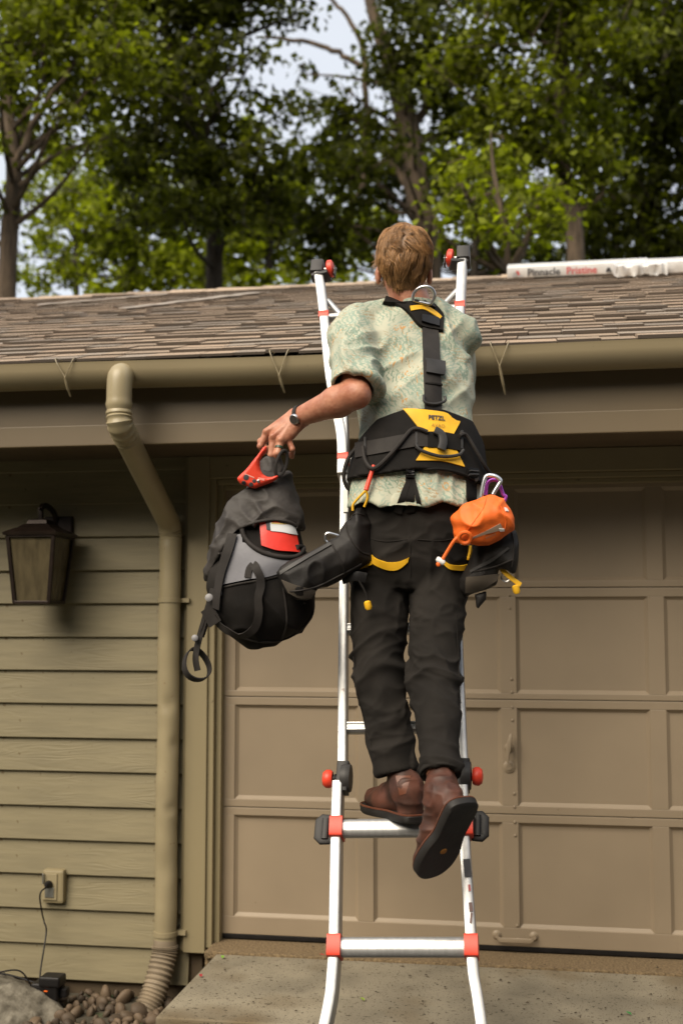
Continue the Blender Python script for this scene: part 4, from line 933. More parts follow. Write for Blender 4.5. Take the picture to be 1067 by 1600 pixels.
for y in (1138, 984, 848, 604): rung(536+(1138-y)*0.006,y,720-(1138-y)*0.028,y-2,-0.008,0.040,0.034,caps=False,ridges=1)
eL, eR = Lp(523.5,1478), Lp(736.5,1478); st = LT*0.33
rb = eL-st*1.0+np.array([-0.05,0,0]); re = eR-st*1.0+np.array([0.05,0,0])
MB().sweep([rb, re], rrect(0.036,0.046,0.013,3), LN).build('rung', M_alu, lad, smooth=True)
for (ax, ay, bx_, by) in ((512,470,533,493),(716,452,688,482)):
    MB().tube([Lp(ax,ay,0.0), Lp(bx_,by,0.0)], 0.011, 10).build('brace', M_alu, lad, smooth=True)
# hinges and red lock knobs
for sgn, (hx, hy) in ((-1,(541,1216)), (1,(728,1212))):
    c = Lp(hx,hy,0.0); ax = np.array([1.0,0,0])
    MB().lathe([(0.012,-0.016),(0.040,-0.014),(0.043,-0.004),(0.043,0.004),(0.040,0.014),(0.012,0.016)], c, ax, 22).build('hinge', M_grey, lad, smooth=True)
    rl = Lp(536 if sgn < 0 else 724, hy, 0.0)
    MB().sweep([rl-LT*0.045, rl+LT*0.045], rrect(0.036,0.050,0.004,2), LN).build('hinge_cover', M_rubber, lad, smooth=True)
    k = Lp(513 if sgn < 0 else 745, hy+1, 0.0); o_ = np.array([sgn*1.0,0,0])
    pin = MB().tube([rl, k], 0.009, 10).build('knob_pin', M_grey, lad, smooth=True)
    sp_ = []; L = np.linalg.norm(k-rl)
    for i in range(41):
        a = i*0.95; sp_.append(rl+(k-rl)*i/40 + np.array([0,math.cos(a),math.sin(a)])*0.0125)
    MB().tube(sp_, 0.0022, 5).build('spring', M_rubber, lad, smooth=True)
    MB().lathe([(0.010,-0.014),(0.022,-0.013),(0.027,-0.006),(0.027,0.006),(0.020,0.015),(0.006,0.018)], k, o_, 18).build('lock_knob', M_red, lad, smooth=True)
# black adjusters by the standing rung
for sgn, (ax, ay) in ((-1,(507,1296)), (1,(748,1291))):
    c = Lp(ax,ay,0.0); u, v = np.array([1.0,0,0]), LT; m = MB()
    pts_o = [(a*0.72,b*0.72) for a,b in [(-0.022,-0.036),(-0.012,-0.044),(0.020,-0.042),(0.024,-0.034),(0.024,0.034),(0.020,0.042),(-0.010,0.044),(-0.022,0.034)]]
    ring_ = [c+u*(-sgn)*a*-1*-1+v*b for a, b in pts_o]
    m.sweep(ring_, rrect(0.026,0.013,0.004,2), LN, closed=True)
    m.build('adjuster', M_rubber, lad, smooth=True)
    MB().sweep([c+u*(-sgn)*0.004-v*0.03, c+u*(-sgn)*0.004+v*0.03], rrect(0.020,0.030,0.005,2), LN).build('adjuster_lever', M_rubber, lad, smooth=True)
# feet and wheels at the top
for sgn, (fx, fy), (wx, wy) in ((-1,(497,423),(516,420)), (1,(724,402),(703,403))):
    c = Lp(fx,fy,0.004); MB().sweep([c-LT*0.030, c+LT*0.028], rrect(0.050,0.072,0.006,2), LN).build('foot', M_grey, lad, smooth=True)
    k = Lp(wx,wy,0.020); MB().lathe([(0.008,-0.014),(0.026,-0.013),(0.034,-0.008),(0.034,0.008),(0.026,0.013),(0.008,0.014)], k, (1,0,0.1*-sgn), 20).build('wheel', M_red, lad, smooth=True)
    bpts = [c-LT*0.028+np.array([0,0,0]), k-LT*0.036+LN*0.0, k-LT*0.010]
    MB().sweep([c-LT*0.042-np.array([sgn*0.012,0,0])*-1, k-LT*0.034], rrect(0.016,0.055,0.004,2), LN).build('wheel_bracket', M_grey, lad, smooth=True)
    MB().sweep([k-LT*0.040+np.array([-sgn*0.020,0,0]), k+LT*0.004+np.array([-sgn*0.020,0,0])], rrect(0.005,0.030,0.002,2), LN).build('wheel_fork', M_grey, lad, smooth=True)
    MB().lathe([(0.004,-0.024),(0.004,0.024)], k, (1,0,0), 8).build('axle', M_steel, lad, smooth=True)
# stickers on the right rail
def sticker(pa, pb, w, mat, name='sticker', sk=0.0):
    a, b = Lp(*pa, 0.0365), Lp(*pb, 0.0365); MB().sweep([a, b], rect(w, 0.0012), LN).build(name, mat, lad)
sticker((728.5,1342),(731.5,1370),0.020,M_ink); M_tarn = M('faded_print',(0.14,0.08,0.07),0.6)
sticker((734.5,1410),(736,1424),0.010,M_tarn); sticker((736.5,1426),(735,1442),0.006,M_tarn); sticker((732.5,1382),(733.5,1392),0.006,M_inkred)
MB().sweep([Lp(539,765,0.026), Lp(539.5,800,0.026)], rect(0.018,0.001), LN).build('sticker', M('pale_label',(0.6,0.6,0.55)), lad)

# ------------------------------------------------------------------ the climber
per = empty('person', Lp(640,1290), 'climber in leaf-print shirt and dark trousers going up the ladder, bag in left hand', 'person')
def T(px, py, Y): return W(px, py, Y)
def yawrow(px, py, Y, a, b, w): p = W(px, py, Y); return (p[0], p[1], p[2], a, b, w)
TW = math.radians(26)
torso = [yawrow(648,486,-1.31,0.080,0.068,TW), yawrow(641,501,-1.335,0.120,0.082,TW), yawrow(635,520,-1.345,0.180,0.100,TW), yawrow(637,550,-1.37,0.192,0.116,TW), yawrow(647,600,-1.41,0.180,0.120,TW),
         yawrow(652,660,-1.45,0.176,0.122,TW), yawrow(655,700,-1.48,0.183,0.124,TW), yawrow(652,750,-1.505,0.196,0.130,TW*0.8), yawrow(649,798,-1.53,0.206,0.142,TW*0.6)]
sho_l, elb_l, wri_l = T(549,520,-1.44), T(556,616,-1.66), T(466,652,-1.545)
sho_r, elb_r, wri_r = T(716,524,-1.28), T(706,600,-1.05), Lp(716,585,0.06)+np.array([0.0,-0.03,-0.03])
hip_l, kne_l, ank_l = T(598,850,-1.50), T(592,1045,-1.56), T(636,1238,-1.63)
hip_r, kne_r, ank_r = T(690,850,-1.47), T(678,1045,-1.62), T(690,1246,-1.86)
hc = T(631,408,-1.33); HW = math.radians(10); hx_, hy_, hz_ = np.array([math.cos(HW),math.sin(HW),0]), np.array([-math.sin(HW),math.cos(HW),0.0]), np.array([0,0,1.0])
hy_ = nrm(hy_+0.05*hz_); hz_ = np.cross(hx_, hy_); HR = np.array([hx_, hy_, hz_])
neck_b = T(648,492,-1.32)
body = SDF((-0.86,-1.96,0.80),(-0.06,-0.70,2.72),0.005)
body.add(ell(hc+hz_*0.012-hy_*0.012,(0.074,0.092,0.088),HR)); body.add(ell(hc+hy_*0.030-hz_*0.045,(0.060,0.066,0.075),HR),0.03)
body.add(cap(hc+hy_*0.05-hz_*0.10,hc+hy_*0.065-hz_*0.105,0.030,0.026),0.03)
body.add(cap(hc+hy_*0.085-hz_*0.01,hc+hy_*0.108-hz_*0.045,0.009,0.014),0.012)            # nose
body.add(cap(hc+hy_*0.082-hz_*0.075+hx_*0.02,hc+hy_*0.082-hz_*0.075-hx_*0.02,0.008),0.010)  # mouth
body.add(cap(hc+hy_*0.078+hz_*0.012+hx_*0.04,hc+hy_*0.082+hz_*0.012-hx_*0.04,0.012),0.012)  # brow
for s_ in (-1,1):
    c = hc+hx_*s_*0.084-hz_*0.046+hy_*0.004; body.add(ell(c,(0.009,0.017,0.031),HR),0.006); body.add(ell(hc+hx_*s_*0.033+hy_*0.082-hz_*0.008,(0.013,0.010,0.008),HR),0.004)
body.add(cap(hc-hz_*0.075-hy_*0.012,neck_b,0.058,0.064),0.03)
thin = [(x,y,z,a-0.040,b-0.040,w) for x,y,z,a,b,w in torso]; body.add(loft(thin),0.03)
body.add(cap(sho_l,elb_l,0.046,0.041),0.04); body.add(cap(sho_r,elb_r,0.046,0.041),0.04)
fm = elb_l+(wri_l-elb_l)*0.3
body.add(cap(elb_l,fm,0.040,0.046),0.02); body.add(cap(fm,wri_l,0.046,0.029),0.02); body.add(cap(elb_l+np.array([0.012,-0.012,-0.006]),elb_l,0.026),0.02)
body.add(cap(elb_r,wri_r,0.042,0.028),0.02)
body.add(cap(T(645,830,-1.49),T(645,800,-1.49),0.12),0.05)
for a, b, c in ((hip_l,kne_l,ank_l),(hip_r,kne_r,ank_r)): body.add(cap(a,b,0.075,0.05),0.04); body.add(cap(b,c,0.05,0.036),0.02)
# right hand round the rail
rc_ = Lp(716,585,0.0); 
for i, f in enumerate((0.034,0.012,-0.010,-0.032)):
    kn = rc_+LT*f+LN*0.052+np.array([0.012,0,0]); body.add(cap(wri_r,kn,0.017,0.012),0.012)
    p1 = rc_+LT*f+LN*0.020+np.array([0.036,0,0]); p2 = rc_+LT*f-LN*0.036+np.array([0.026,0,0]); body.add(cap(kn,p1,0.0095),0.004); body.add(cap(p1,p2,0.009,0.008),0.003)
th1 = rc_-LT*0.0+LN*0.048+np.array([-0.03,0,0]); body.add(cap(wri_r,th1,0.014,0.011),0.01); body.add(cap(th1,th1-LN*0.04+LT*0.01,0.010,0.009),0.004)
body.plane(wri_l+nrm(wri_l-elb_l)*0.004, wri_l-elb_l) if False else None
Vb, Fb = body.nets(); Vb = smooth_v(Vb, Fb, 1, 0.4)
# left hand, finer, joined under the watch strap
hd = SDF((-0.98,-1.70,1.74),(-0.62,-1.40,2.06),0.0026)
ad_ = nrm(wri_l-elb_l); hd.add(cap(wri_l-ad_*0.06,wri_l,0.0345,0.029,flat=((0,0.6,1.0),1.0)))
yk = -1.575
mcp = [T(417,676,yk+0.012), T(427,684,yk-0.004), T(439,689,yk-0.004), T(450,686,yk+0.010)]
pip = [T(407,697,yk+0.008), T(424,711,yk-0.008), T(434,708,yk-0.016), T(457,702,yk+0.006)]
GRIP = T(432,712,yk+0.035)
dip = [T(412,706,yk+0.040), T(428,716,yk+0.024), T(431,719,yk+0.006), T(456,713,yk+0.030)]
tip = [T(420,700,yk+0.055), T(432,706,yk+0.048), T(433,716,yk+0.034), T(448,708,yk+0.052)]
for i, m_ in enumerate(mcp):
    hd.add(cap(wri_l+nrm(np.array(mcp[3])-mcp[0])*(i-1.5)*0.011, m_, 0.020, 0.0135), 0.014)
for i in range(4):
    r = (0.0105,0.0108,0.0102,0.0088)[i]
    hd.add(cap(mcp[i],pip[i],r*1.12,r),0.005); hd.add(cap(pip[i],dip[i],r,r*0.9),0.003); hd.add(cap(dip[i],tip[i],r*0.9,r*0.78),0.003)
    hd.add(ell(mcp[i]+np.array([0,-0.008,0.003]),(0.0085,0.0085,0.0085)),0.006)
    m2 = mcp[i]+(wri_l-mcp[i])*0.55+np.array([0,-0.013,0.004]); hd.add(cap(mcp[i]+np.array([0,-0.009,0.003]), m2, 0.0045,0.003),0.008)
tb = wri_l+(mcp[0]-wri_l)*0.35+np.array([0,0.028,0.0]); t1 = T(408,690,yk+0.06); t2 = T(424,712,yk+0.072)
hd.add(cap(wri_l,tb,0.022,0.018),0.014); hd.add(cap(tb,t1,0.015,0.012),0.008); hd.add(cap(t1,t2,0.011,0.009),0.004)
Vh, Fh = hd.nets(); Vh = smooth_v(Vh, Fh, 1, 0.4)
Vn = np.concatenate([Vb, Vh]); Fn = np.concatenate([Fb, Fh+len(Vb)])
link('body', np_mesh('body', Vn, Fn), M_skin, per, smooth=True)

# shirt
def folds(V, F, parts):
    N = normals(V, F); d = np.zeros(len(V))
    for sc, amp, seed, pw, mask in parts:
        n = ridge(V*np.array(sc), seed)**pw; d += amp*(n-0.5)*(mask(V) if mask else 1.0)
    return V + N*d[:,None]
ts = SDF((-0.82,-1.86,1.66),(-0.10,-0.94,2.58),0.0042)
ts.add(loft(torso, ex=2.3))
ts.add(cap(T(604,494,-1.335),T(560,508,-1.41),0.046,0.062),0.03); ts.add(cap(T(688,496,-1.29),T(708,516,-1.28),0.048,0.058),0.03)
slv = elb_l-sho_l; se = sho_l+slv*0.90
ts.add(cap(sho_l+np.array([0.01,0,-0.01]),se+slv*0.2,0.070,0.078),0.022)
slr = elb_r-sho_r; ts.add(cap(sho_r,elb_r,0.060,0.062),0.03)
hem_n = nrm(nrm(slv)+np.array([-0.25,0.0,-0.45]))
def halfsp(x, y, z): return (x-se[0])*hem_n[0]+(y-se[1])*hem_n[1]+(z-se[2])*hem_n[2]
# cut sleeve end, only near the arm
sl, gx, gy, gz = ts.sl(se-0.17, se+0.17)
near = np.sqrt((gx-se[0])**2+(gy-se[1])**2+(gz-se[2])**2); Dt = ts.D[sl]; tl = loft(torso, ex=2.3)[0](gx, gy, gz)
ts.D[sl] = np.where((near < 0.16) & (tl > 0.012), np.maximum(Dt, halfsp(gx,gy,gz)), Dt)
inn = cap(sho_l+slv*0.55, se+slv*0.5, 0.058, 0.068)
sl, gx, gy, gz = ts.sl(se-0.13, se+0.13); tl = loft(torso, ex=2.3)[0](gx, gy, gz)
ts.D[sl] = np.where(tl > 0.012, np.maximum(ts.D[sl], -inn[0](gx,gy,gz)), ts.D[sl])
zb = T(650,797,-1.53)[2]
sl, gx, gy, gz = ts.sl((-0.8,-1.86,zb-0.03),(-0.1,-1.0,zb+0.05))
hemz = zb + 0.012*np.sin(gx*23+1)*1.0 + 0.006*np.sin(gx*61)
ts.D[sl] = np.maximum(ts.D[sl], (hemz-gz)); inl = loft([(x,y,z,a-0.012,b-0.012,w) for x,y,z,a,b,w in torso], zlo=zb-0.1, zhi=zb+0.04)[0](gx,gy,gz)
ts.D[sl] = np.maximum(ts.D[sl], -inl)
Vs, Fs = ts.nets()
zw = T(650,690,-1.48)[2]
gather = lambda V: np.exp(-((V[:,2]-zw)/0.10)**2)
upper = lambda V: 1/(1+np.exp(-(V[:,2]-zw-0.10)/0.03))
low_ = lambda V: 1/(1+np.exp((V[:,2]-zw+0.05)/0.02))
dg = np.array([[1,0,0],[0,1,0],[0.5,0.2,1.0]])
Vs = smooth_v(Vs, Fs, 1, 0.5); Nn = normals(Vs, Fs)
wv = np.stack([vnoise(Vs*8,16), vnoise(Vs*8+7,17), vnoise(Vs*8+3,18)],1)*0.08; Vs0 = Vs; Vs = Vs+wv
diag1 = np.stack([Vs[:,0]+0.55*Vs[:,2], Vs[:,1], Vs[:,2]*0.35-Vs[:,0]*0.2],1); diag2 = np.stack([Vs[:,0]-0.5*Vs[:,2], Vs[:,1], Vs[:,2]*0.35+Vs[:,0]*0.2],1)
Vs = Vs0
dsp = 0.020*(ridge(diag1*np.array([11,5,7]),11)**2-0.35)*upper(Vs) + 0.014*(ridge(diag2*np.array([15,6,9]),12)**2-0.35)*upper(Vs)
dsp += 0.014*(ridge(Vs*np.array([26,20,4]),13)**1.5-0.45)*gather(Vs) + 0.013*(ridge(Vs*np.array([22,18,5]),14)**1.5-0.6)*low_(Vs) + 0.005*(vnoise(Vs*38,15)-0.5)
Vs = Vs + Nn*dsp[:,None]; Vs = smooth_v(Vs, Fs, 2, 0.5)
shirt = link('shirt', np_mesh('shirt', Vs, Fs), M_shirt, per, smooth=True)
# collar
ck = MB(); cp_ = []
for i in range(25):
    a = 2*math.pi*i/24; cp_.append(np.array([neck_b[0],neck_b[1],neck_b[2]+0.012]) + hx_*0.070*math.cos(a) + hy_*0.068*math.sin(a) + np.array([0,0,1])*(-0.014*math.sin(a)))
ck.sweep(cp_[:-1], rrect(0.034,0.008,0.003,2), [nrm(p-neck_b-np.array([0,0,(p-neck_b)[2]])) for p in cp_[:-1]], closed=True); ck.build('collar', M_shirt, shirt, smooth=True)

# trousers
tp = SDF((-0.66,-2.00,0.80),(-0.14,-1.22,1.86),0.0045)
hipz = T(645,800,-1.5)[2]
tp.add(loft([yawrow(646,920,-1.49,0.150,0.105,0.15), yawrow(645,885,-1.50,0.172,0.128,0.2), yawrow(645,850,-1.505,0.178,0.132,0.25), yawrow(648,790,-1.505,0.176,0.124,0.3), yawrow(648,770,-1.505,0.172,0.12,0.3)]))
def leg(h, k, a, rr, cut):
    m1 = h+(k-h)*0.5; m2 = k+(a-k)*0.5
    tp.add(cap(h,m1,rr[0],rr[1]),0.014); tp.add(cap(m1,k,rr[1],rr[2]),0.006); tp.add(cap(k,m2,rr[2],rr[3]),0.006); tp.add(cap(m2,a+(a-k)*0.05,rr[3],rr[4]),0.005)
ank2_l = T(625,1238,-1.62); leg(T(594,870,-1.50),kne_l,ank2_l,(0.096,0.085,0.075,0.062,0.0535),1); leg(T(688,870,-1.48),kne_r,ank_r,(0.092,0.080,0.073,0.058,0.051),1)
cz_l, cz_r = kne_l+(ank2_l-kne_l)*0.84, kne_r+(ank_r-kne_r)*0.83
for c, ax, kn in ((cz_l, nrm(ank2_l-kne_l), kne_l), (cz_r, nrm(ank_r-kne_r), kne_r)):
    n = nrm(ax+np.array([0.05,0,-0.05])); sl, gx, gy, gz = tp.sl(c-0.13, c+0.13); near = np.sqrt((gx-c[0])**2+(gy-c[1])**2+(gz-c[2])**2)
    mask = (np.sqrt((gx-c[0])**2+(gy-c[1])**2) < 0.10) & (np.abs(gx-c[0]) < 0.075)
    tp.D[sl] = np.where(mask, np.maximum(tp.D[sl], (gx-c[0])*n[0]+(gy-c[1])*n[1]+(gz-c[2])*n[2]), tp.D[sl])
    i_ = cap(c-ax*0.05, c+ax*0.1, 0.0455 if kn is kne_l else 0.0425)[0](gx,gy,gz); tp.D[sl] = np.maximum(tp.D[sl], -i_)
Vt, Ft = tp.nets(); Vt = smooth_v(Vt, Ft, 1, 0.5); Nt = normals(Vt, Ft)
kz = kne_l[2]
kneem = np.exp(-((Vt[:,2]-kz)/0.11)**2); lowm = np.exp(-((Vt[:,2]-cz_l[2]-0.04)/0.09)**2); upm = 1/(1+np.exp(-(Vt[:,2]-kz-0.2)/0.05))
wq = np.stack([vnoise(Vt*9,25), vnoise(Vt*9+7,26), vnoise(Vt*9+3,27)],1)*0.085
Vq = Vt+wq
sgn_ = np.where(Vt[:,0] < T(645,1045,-1.55)[0], 1.0, -1.0)
R_ = lambda a, b, c, sd, pw: ridge(np.stack([a, b, c],1), sd)**pw-0.22
dsp = 0.020*R_(Vq[:,0]*6+sgn_*Vq[:,2]*7, Vq[:,1]*6, Vq[:,2]*15-sgn_*Vq[:,0]*7, 21, 4)*kneem + 0.012*R_(Vq[:,0]*11-sgn_*Vq[:,2]*13, Vq[:,1]*10, Vq[:,2]*22, 28, 4)*(kneem+0.5*lowm) + 0.014*R_(Vq[:,0]*9-sgn_*Vq[:,2]*9, Vq[:,1]*8, Vq[:,2]*10, 22, 3.5)*(0.5+lowm) + 0.014*R_(Vq[:,0]*9+Vq[:,2]*8, Vq[:,1]*8, Vq[:,2]*7, 23, 3)*upm + 0.006*R_(Vq[:,0]*24, Vq[:,1]*22, Vq[:,2]*18, 29, 3)
Vt = Vt+Nt*(0.78*dsp)[:,None]; Vt = smooth_v(Vt, Ft, 1, 0.4)
trous = link('trousers', np_mesh('trousers', Vt, Ft), M_trouser, per, smooth=True)
for c, ax, r in ((cz_l, nrm(ank2_l-kne_l), 0.0555), (cz_r, nrm(ank_r-kne_r), 0.053)):   # hems
    u = nrm(np.cross(ax,(0,1,0))); v = np.cross(ax,u)
    ring_ = [c-ax*0.008+(u*math.cos(q)+v*math.sin(q))*r for q in np.linspace(0,2*math.pi,25)[:-1]]
    MB().sweep(ring_, rrect(0.020,0.005,0.002,1), [nrm(p-c) for p in ring_], closed=True).build('hem', M_trouser, trous, smooth=True)

bvT = bvh_of(Vt, Ft)
for ln in ([(556,905),(551,960),(552,1040),(566,1120),(586,1185)], [(712,960),(716,1040),(719,1120),(722,1180)], [(640,838),(641,880),(640,925)], [(566,838),(600,846),(636,843)], [(652,843),(690,845),(722,838)]):
    P, N = on_surf(bvT, ln, 0.0006, -1.6, 8, 3); MB().tube(P, 0.0018, 6).build('seam', M_trouser, trous, smooth=True)
# boots
def boot(ankle_top, heel, fwd, up, label, rs=0.050):
    f, u = nrm(fwd), nrm(up); u = nrm(u-f*(u@f)); s_ = np.cross(f,u)
    q = lambda a, b, c: heel+f*a+s_*b+u*c                    # forward from heel back, sideways, up from sole bottom
    lo = np.minimum.reduce([ankle_top, heel, q(0.30,0,0)])-0.12; hi = np.maximum.reduce([ankle_top, heel, q(0.30,0,0)])+0.12
    b = SDF(lo, hi, 0.004)
    b.add(cap(q(0.045,0,0.060),q(0.050,0,0.030),0.036,0.037)); b.add(cap(q(0.075,0,0.085),q(0.17,0,0.050),0.043,0.042),0.03); b.add(cap(q(0.15,0.004,0.042),q(0.232,0.006,0.040),0.056,0.048,flat=(u,0.66)),0.03)
    b.add(cap(q(0.060,0,0.095),ankle_top,0.045,rs),0.03)
    n = -u; p = q(0,0,0.020); b.plane(p, n)
    V, F = b.nets(); V = smooth_v(V, F, 1, 0.5); N = normals(V, F); V = V+N*(0.005*(ridge(V*30,31)**2-0.4))[:,None]
    o = link('boot', np_mesh('boot', V, F), M_leather, per, smooth=True); o['label'] = label
    out = [(-0.007,0.0),(-0.003,-0.022),(0.014,-0.035),(0.06,-0.036),(0.11,-0.034),(0.16,-0.044),(0.215,-0.046),(0.255,-0.036),(0.278,-0.016),(0.282,0.006),(0.270,0.028),(0.235,0.044),(0.18,0.047),(0.12,0.037),(0.06,0.037),(0.014,0.035),(-0.003,0.022)]
    o2 = [p[:2] for p in spline([np.array([*p,0]) for p in out+[out[0]]],4)[:-1]]
    sm = MB(); k = len(o2); lv = [(0.0,0.94),(0.005,1.0),(0.020,1.02),(0.024,1.0)]; vv = []
    for h, sc in lv: vv += [q(0.14+(a-0.14)*sc, b_*sc*1.30, h) for a, b_ in o2]
    ff = [(i*k+j, i*k+(j+1)%k, (i+1)*k+(j+1)%k, (i+1)*k+j) for i in range(len(lv)-1) for j in range(k)] + [tuple(range(k))[::-1], tuple((len(lv)-1)*k+j for j in range(k))]
    so = sm.add(vv, ff).build('sole', M_sole, o, smooth=True)
    MB().lathe([(0.010,0),(0.009,0.0016)], q(0.17,0,0.0), -u, 12).build('sole_logo', M('ochre_dot',(0.32,0.13,0.01)), so)
    for a0, a1 in ((0.004,0.072),):
        w = [q(0.14+(x-0.14)*1.0, y_*1.29, 0.0245) for x, y_ in o2]; MB().tube(w, 0.003, 5, closed=True).build('welt', M_leather2, so, smooth=True)
    bv = bvh_of(V, F); return o, bv, q
rung_top = Lp(628,1295,0.010)+np.array([0,0,0.007])
fl_f = nrm(np.array([-0.62,0.80,0.0])); heel_l = T(655,1288,-1.60); heel_l[2] = rung_top[2]+0.026
heel_l = np.array([ank_l[0], ank_l[1], 0])-fl_f*0.065+np.array([0,0,rung_top[2]+0.020])
bl, bvl, ql = boot(cz_l+np.array([0.014,0,0.0]), heel_l, fl_f, (0,0,1), 'worn brown leather boot planted on the ladder rung', 0.039)
fr_f = nrm(np.array([-0.40,0.48,-0.78])); up_r = nrm(np.array([0,0,1.0])-fr_f*fr_f[2]); heel_r = ank_r-fr_f*0.065-up_r*0.092
br, bvr, qr = boot(cz_r-nrm(ank_r-kne_r)*0.01, heel_r, fr_f, up_r, 'lifted brown leather boot with its dark sole towards the viewer', 0.038)
for (bo_, bv, top, bot) in ((bl, bvl, [(618,1212),(642,1212)], [(624,1243),(634,1240)]),):
    patch(bv, top, bot, -0.0006, 0.0016, 6, 8).build('elastic_gusset', M_leather2, bo_, smooth=True)

# hair: scalp cap and combed strands
hs = SDF(hc-0.17, hc+0.17, 0.005)
hs.add(ell(hc+hz_*0.016-hy_*0.014,(0.084,0.103,0.096),HR)); hs.add(cap(hc-hy_*0.060-hz_*0.02,hc-hy_*0.046-hz_*0.088,0.050,0.032,flat=(hx_,1.25)),0.03)
sl, gx, gy, gz = hs.sl(hc-0.17,hc+0.17); u = (gx-hc[0])*hy_[0]+(gy-hc[1])*hy_[1]+(gz-hc[2])*hy_[2]; v = (gx-hc[0])*hz_[0]+(gy-hc[1])*hz_[1]+(gz-hc[2])*hz_[2]
hs.D[sl] = np.maximum(hs.D[sl], np.minimum(u-0.078, 0.05) + np.minimum(0.0, v-0.03)*0)
hs.D[sl] = np.maximum(hs.D[sl], np.where(u > 0.012, (-v+0.035+(u-0.012)*0.1), -1))           # face and ears stay clear
Vk, Fk = hs.nets(); Vk = smooth_v(Vk, Fk, 2, 0.5)
hair = link('hair', np_mesh('hair', Vk, Fk), M_hair, per, smooth=True)
Nk = normals(Vk, Fk); crown = hc+hz_*0.10-hy_*0.045+hx_*0.012
idx = NR.integers(0, len(Vk), 13000); st_v, st_f = [], []
lockc = Vk[NR.integers(0, len(Vk), 150)]; lockd = NR.normal(size=(150,3)); lockl = NR.uniform(0.0,1.0,150)
for ii, i in enumerate(idx):
    p, n = Vk[i], Nk[i]
    if n[2] < -0.6: continue
    li = int(np.argmin(((lockc-p)**2).sum(1))); lc = lockc[li]
    r_ = p-crown; r_ = r_-n*(r_@n); r_ = nrm(r_); sw = np.cross(n, r_)
    ang = 0.45 + 0.62*lockd[li][0] + NR.normal()*0.18
    if (p-hc)@hz_ < -0.03: ang *= 0.4
    tocl = lc-p; tocl = tocl-n*(tocl@n)
    d_ = nrm(r_*math.cos(ang)+sw*math.sin(ang)+tocl*16); L = NR.uniform(0.030,0.046)*(0.8+0.4*lockl[li]); lift = 0.18+0.62*lockl[li]; w0 = NR.uniform(0.0005,0.0011)
    if (p-hc)@hz_ < -0.06: L *= 0.55
    base = len(st_v); m_ = 6; q = p-n*0.003; dd = nrm(d_+n*(lift+0.35))
    side = nrm(np.cross(dd, n))
    for j in range(m_):
        f = j/(m_-1); w = w0*(1-f)**0.5+0.0002
        c = q; st_v += [c-side*w, c+n*w*1.2, c+side*w]
        dd = nrm(dd - n*(0.10+0.30*f) + np.array([0,0,-0.09])); q = q+dd*L/(m_-1)
    for j in range(m_-1):
        a = base+j*3
        for (x, y) in ((0,1),(1,2),(2,0)): st_f.append((a+x, a+y, a+3+y, a+3+x))
link('hair_strands', np_mesh('hair_strands', np.array(st_v), np.array(st_f)), M_hair, hair, smooth=True)

# watch and ring
wd = nrm(wri_l-elb_l); wc = wri_l-wd*0.012; u = nrm(np.cross(wd,(0,1,0))); v = np.cross(wd,u)
wp = [wc+(u*math.cos(a)+v*math.sin(a))*0.0335 for a in np.linspace(0,2*math.pi,29)[:-1]]
wt = MB().sweep(wp, rrect(0.015,0.004,0.0015,1), [nrm(p-wc) for p in wp], closed=True).build('wristwatch', M_strap, per, smooth=True)
fd = nrm(np.array([-0.05,-1.0,-0.30])); fd = nrm(fd-wd*(fd@wd)); fc = wc+fd*0.034
MB().lathe([(0.014,-0.002),(0.0165,0.0),(0.0165,0.005),(0.0145,0.008)], fc, fd, 22).build('watch_case', M_steel, wt, smooth=True)
MB().lathe([(0.0135,0.0082),(0.013,0.0088)], fc, fd, 22).build('watch_dial', M('dial',(0.05,0.045,0.04),0.15), wt, smooth=True)
rg = mcp[2]+(pip[2]-mcp[2])*0.55; rt = nrm(pip[2]-mcp[2]); u = nrm(np.cross(rt,(0,1,0))); v = np.cross(rt,u)
rp = [rg+(u*math.cos(a)+v*math.sin(a))*0.0118 for a in np.linspace(0,2*math.pi,21)[:-1]]
MB().sweep(rp, rrect(0.008,0.0022,0.0008,1), [nrm(p-rg) for p in rp], closed=True).build('ring', M('green_silicone',(0.03,0.06,0.035),0.4), per, smooth=True)
# ------------------------------------------------------------------ harness
def zfun(pts, Y):                        # height as a function of x, from a line seen on a surface near plane Y
    q = sorted([(W(x,y,Y)[0], W(x,y,Y)[2]) for x, y in pts]); X_ = [a for a,_ in q]; Z_ = [b for _,b in q]
    return lambda x: np.interp(x, X_, Z_)
har = empty('climbing_harness', T(655,690,-1.48), 'black and yellow full-body work harness worn by the climber', 'harness')
bt = SDF((-0.72,-1.76,1.66),(-0.12,-1.22,2.08),0.004)
bt.add(loft(torso, pad=0.020, ex=2.3)); zt = zfun([(540,705),(560,684),(590,655),(635,638),(690,635),(735,648),(757,690),(775,705)], -1.60); zl = zfun([(540,748),(600,744),(650,736),(700,736),(745,752),(775,764)], -1.60)
X_ = bt.ax[0][:,None,None]; Z_ = bt.ax[2][None,None,:]; bt.D = np.maximum(bt.D, np.maximum(Z_-zt(X_), zl(X_)-Z_).astype(np.float32))
ins = loft(torso, pad=-0.02, ex=2.3); sl, gx, gy, gz = bt.sl(ins[1], ins[2]); bt.D[sl] = np.maximum(bt.D[sl], -ins[0](gx,gy,gz))
Vw, Fw = bt.nets(); Vw = smooth_v(Vw, Fw, 2, 0.5); link('waist_belt', np_mesh('waist_belt', Vw, Fw), M_black, har, smooth=True)
bvS = bvh_of(Vs, Fs); bvW = bvh_of(Vw, Fw)
bvA = bvh_of(np.concatenate([Vs, Vw, Vt]), np.concatenate([Fs, Fw+len(Vs), Ft+len(Vs)+len(Vw)]))
def hp_(bv, a, b, lift, th, mat, name, parent=har, nu=12, nv=8, Yd=-1.6): return patch(bv, a, b, lift, th, nu, nv, Yd).build(name, mat, parent, smooth=True)
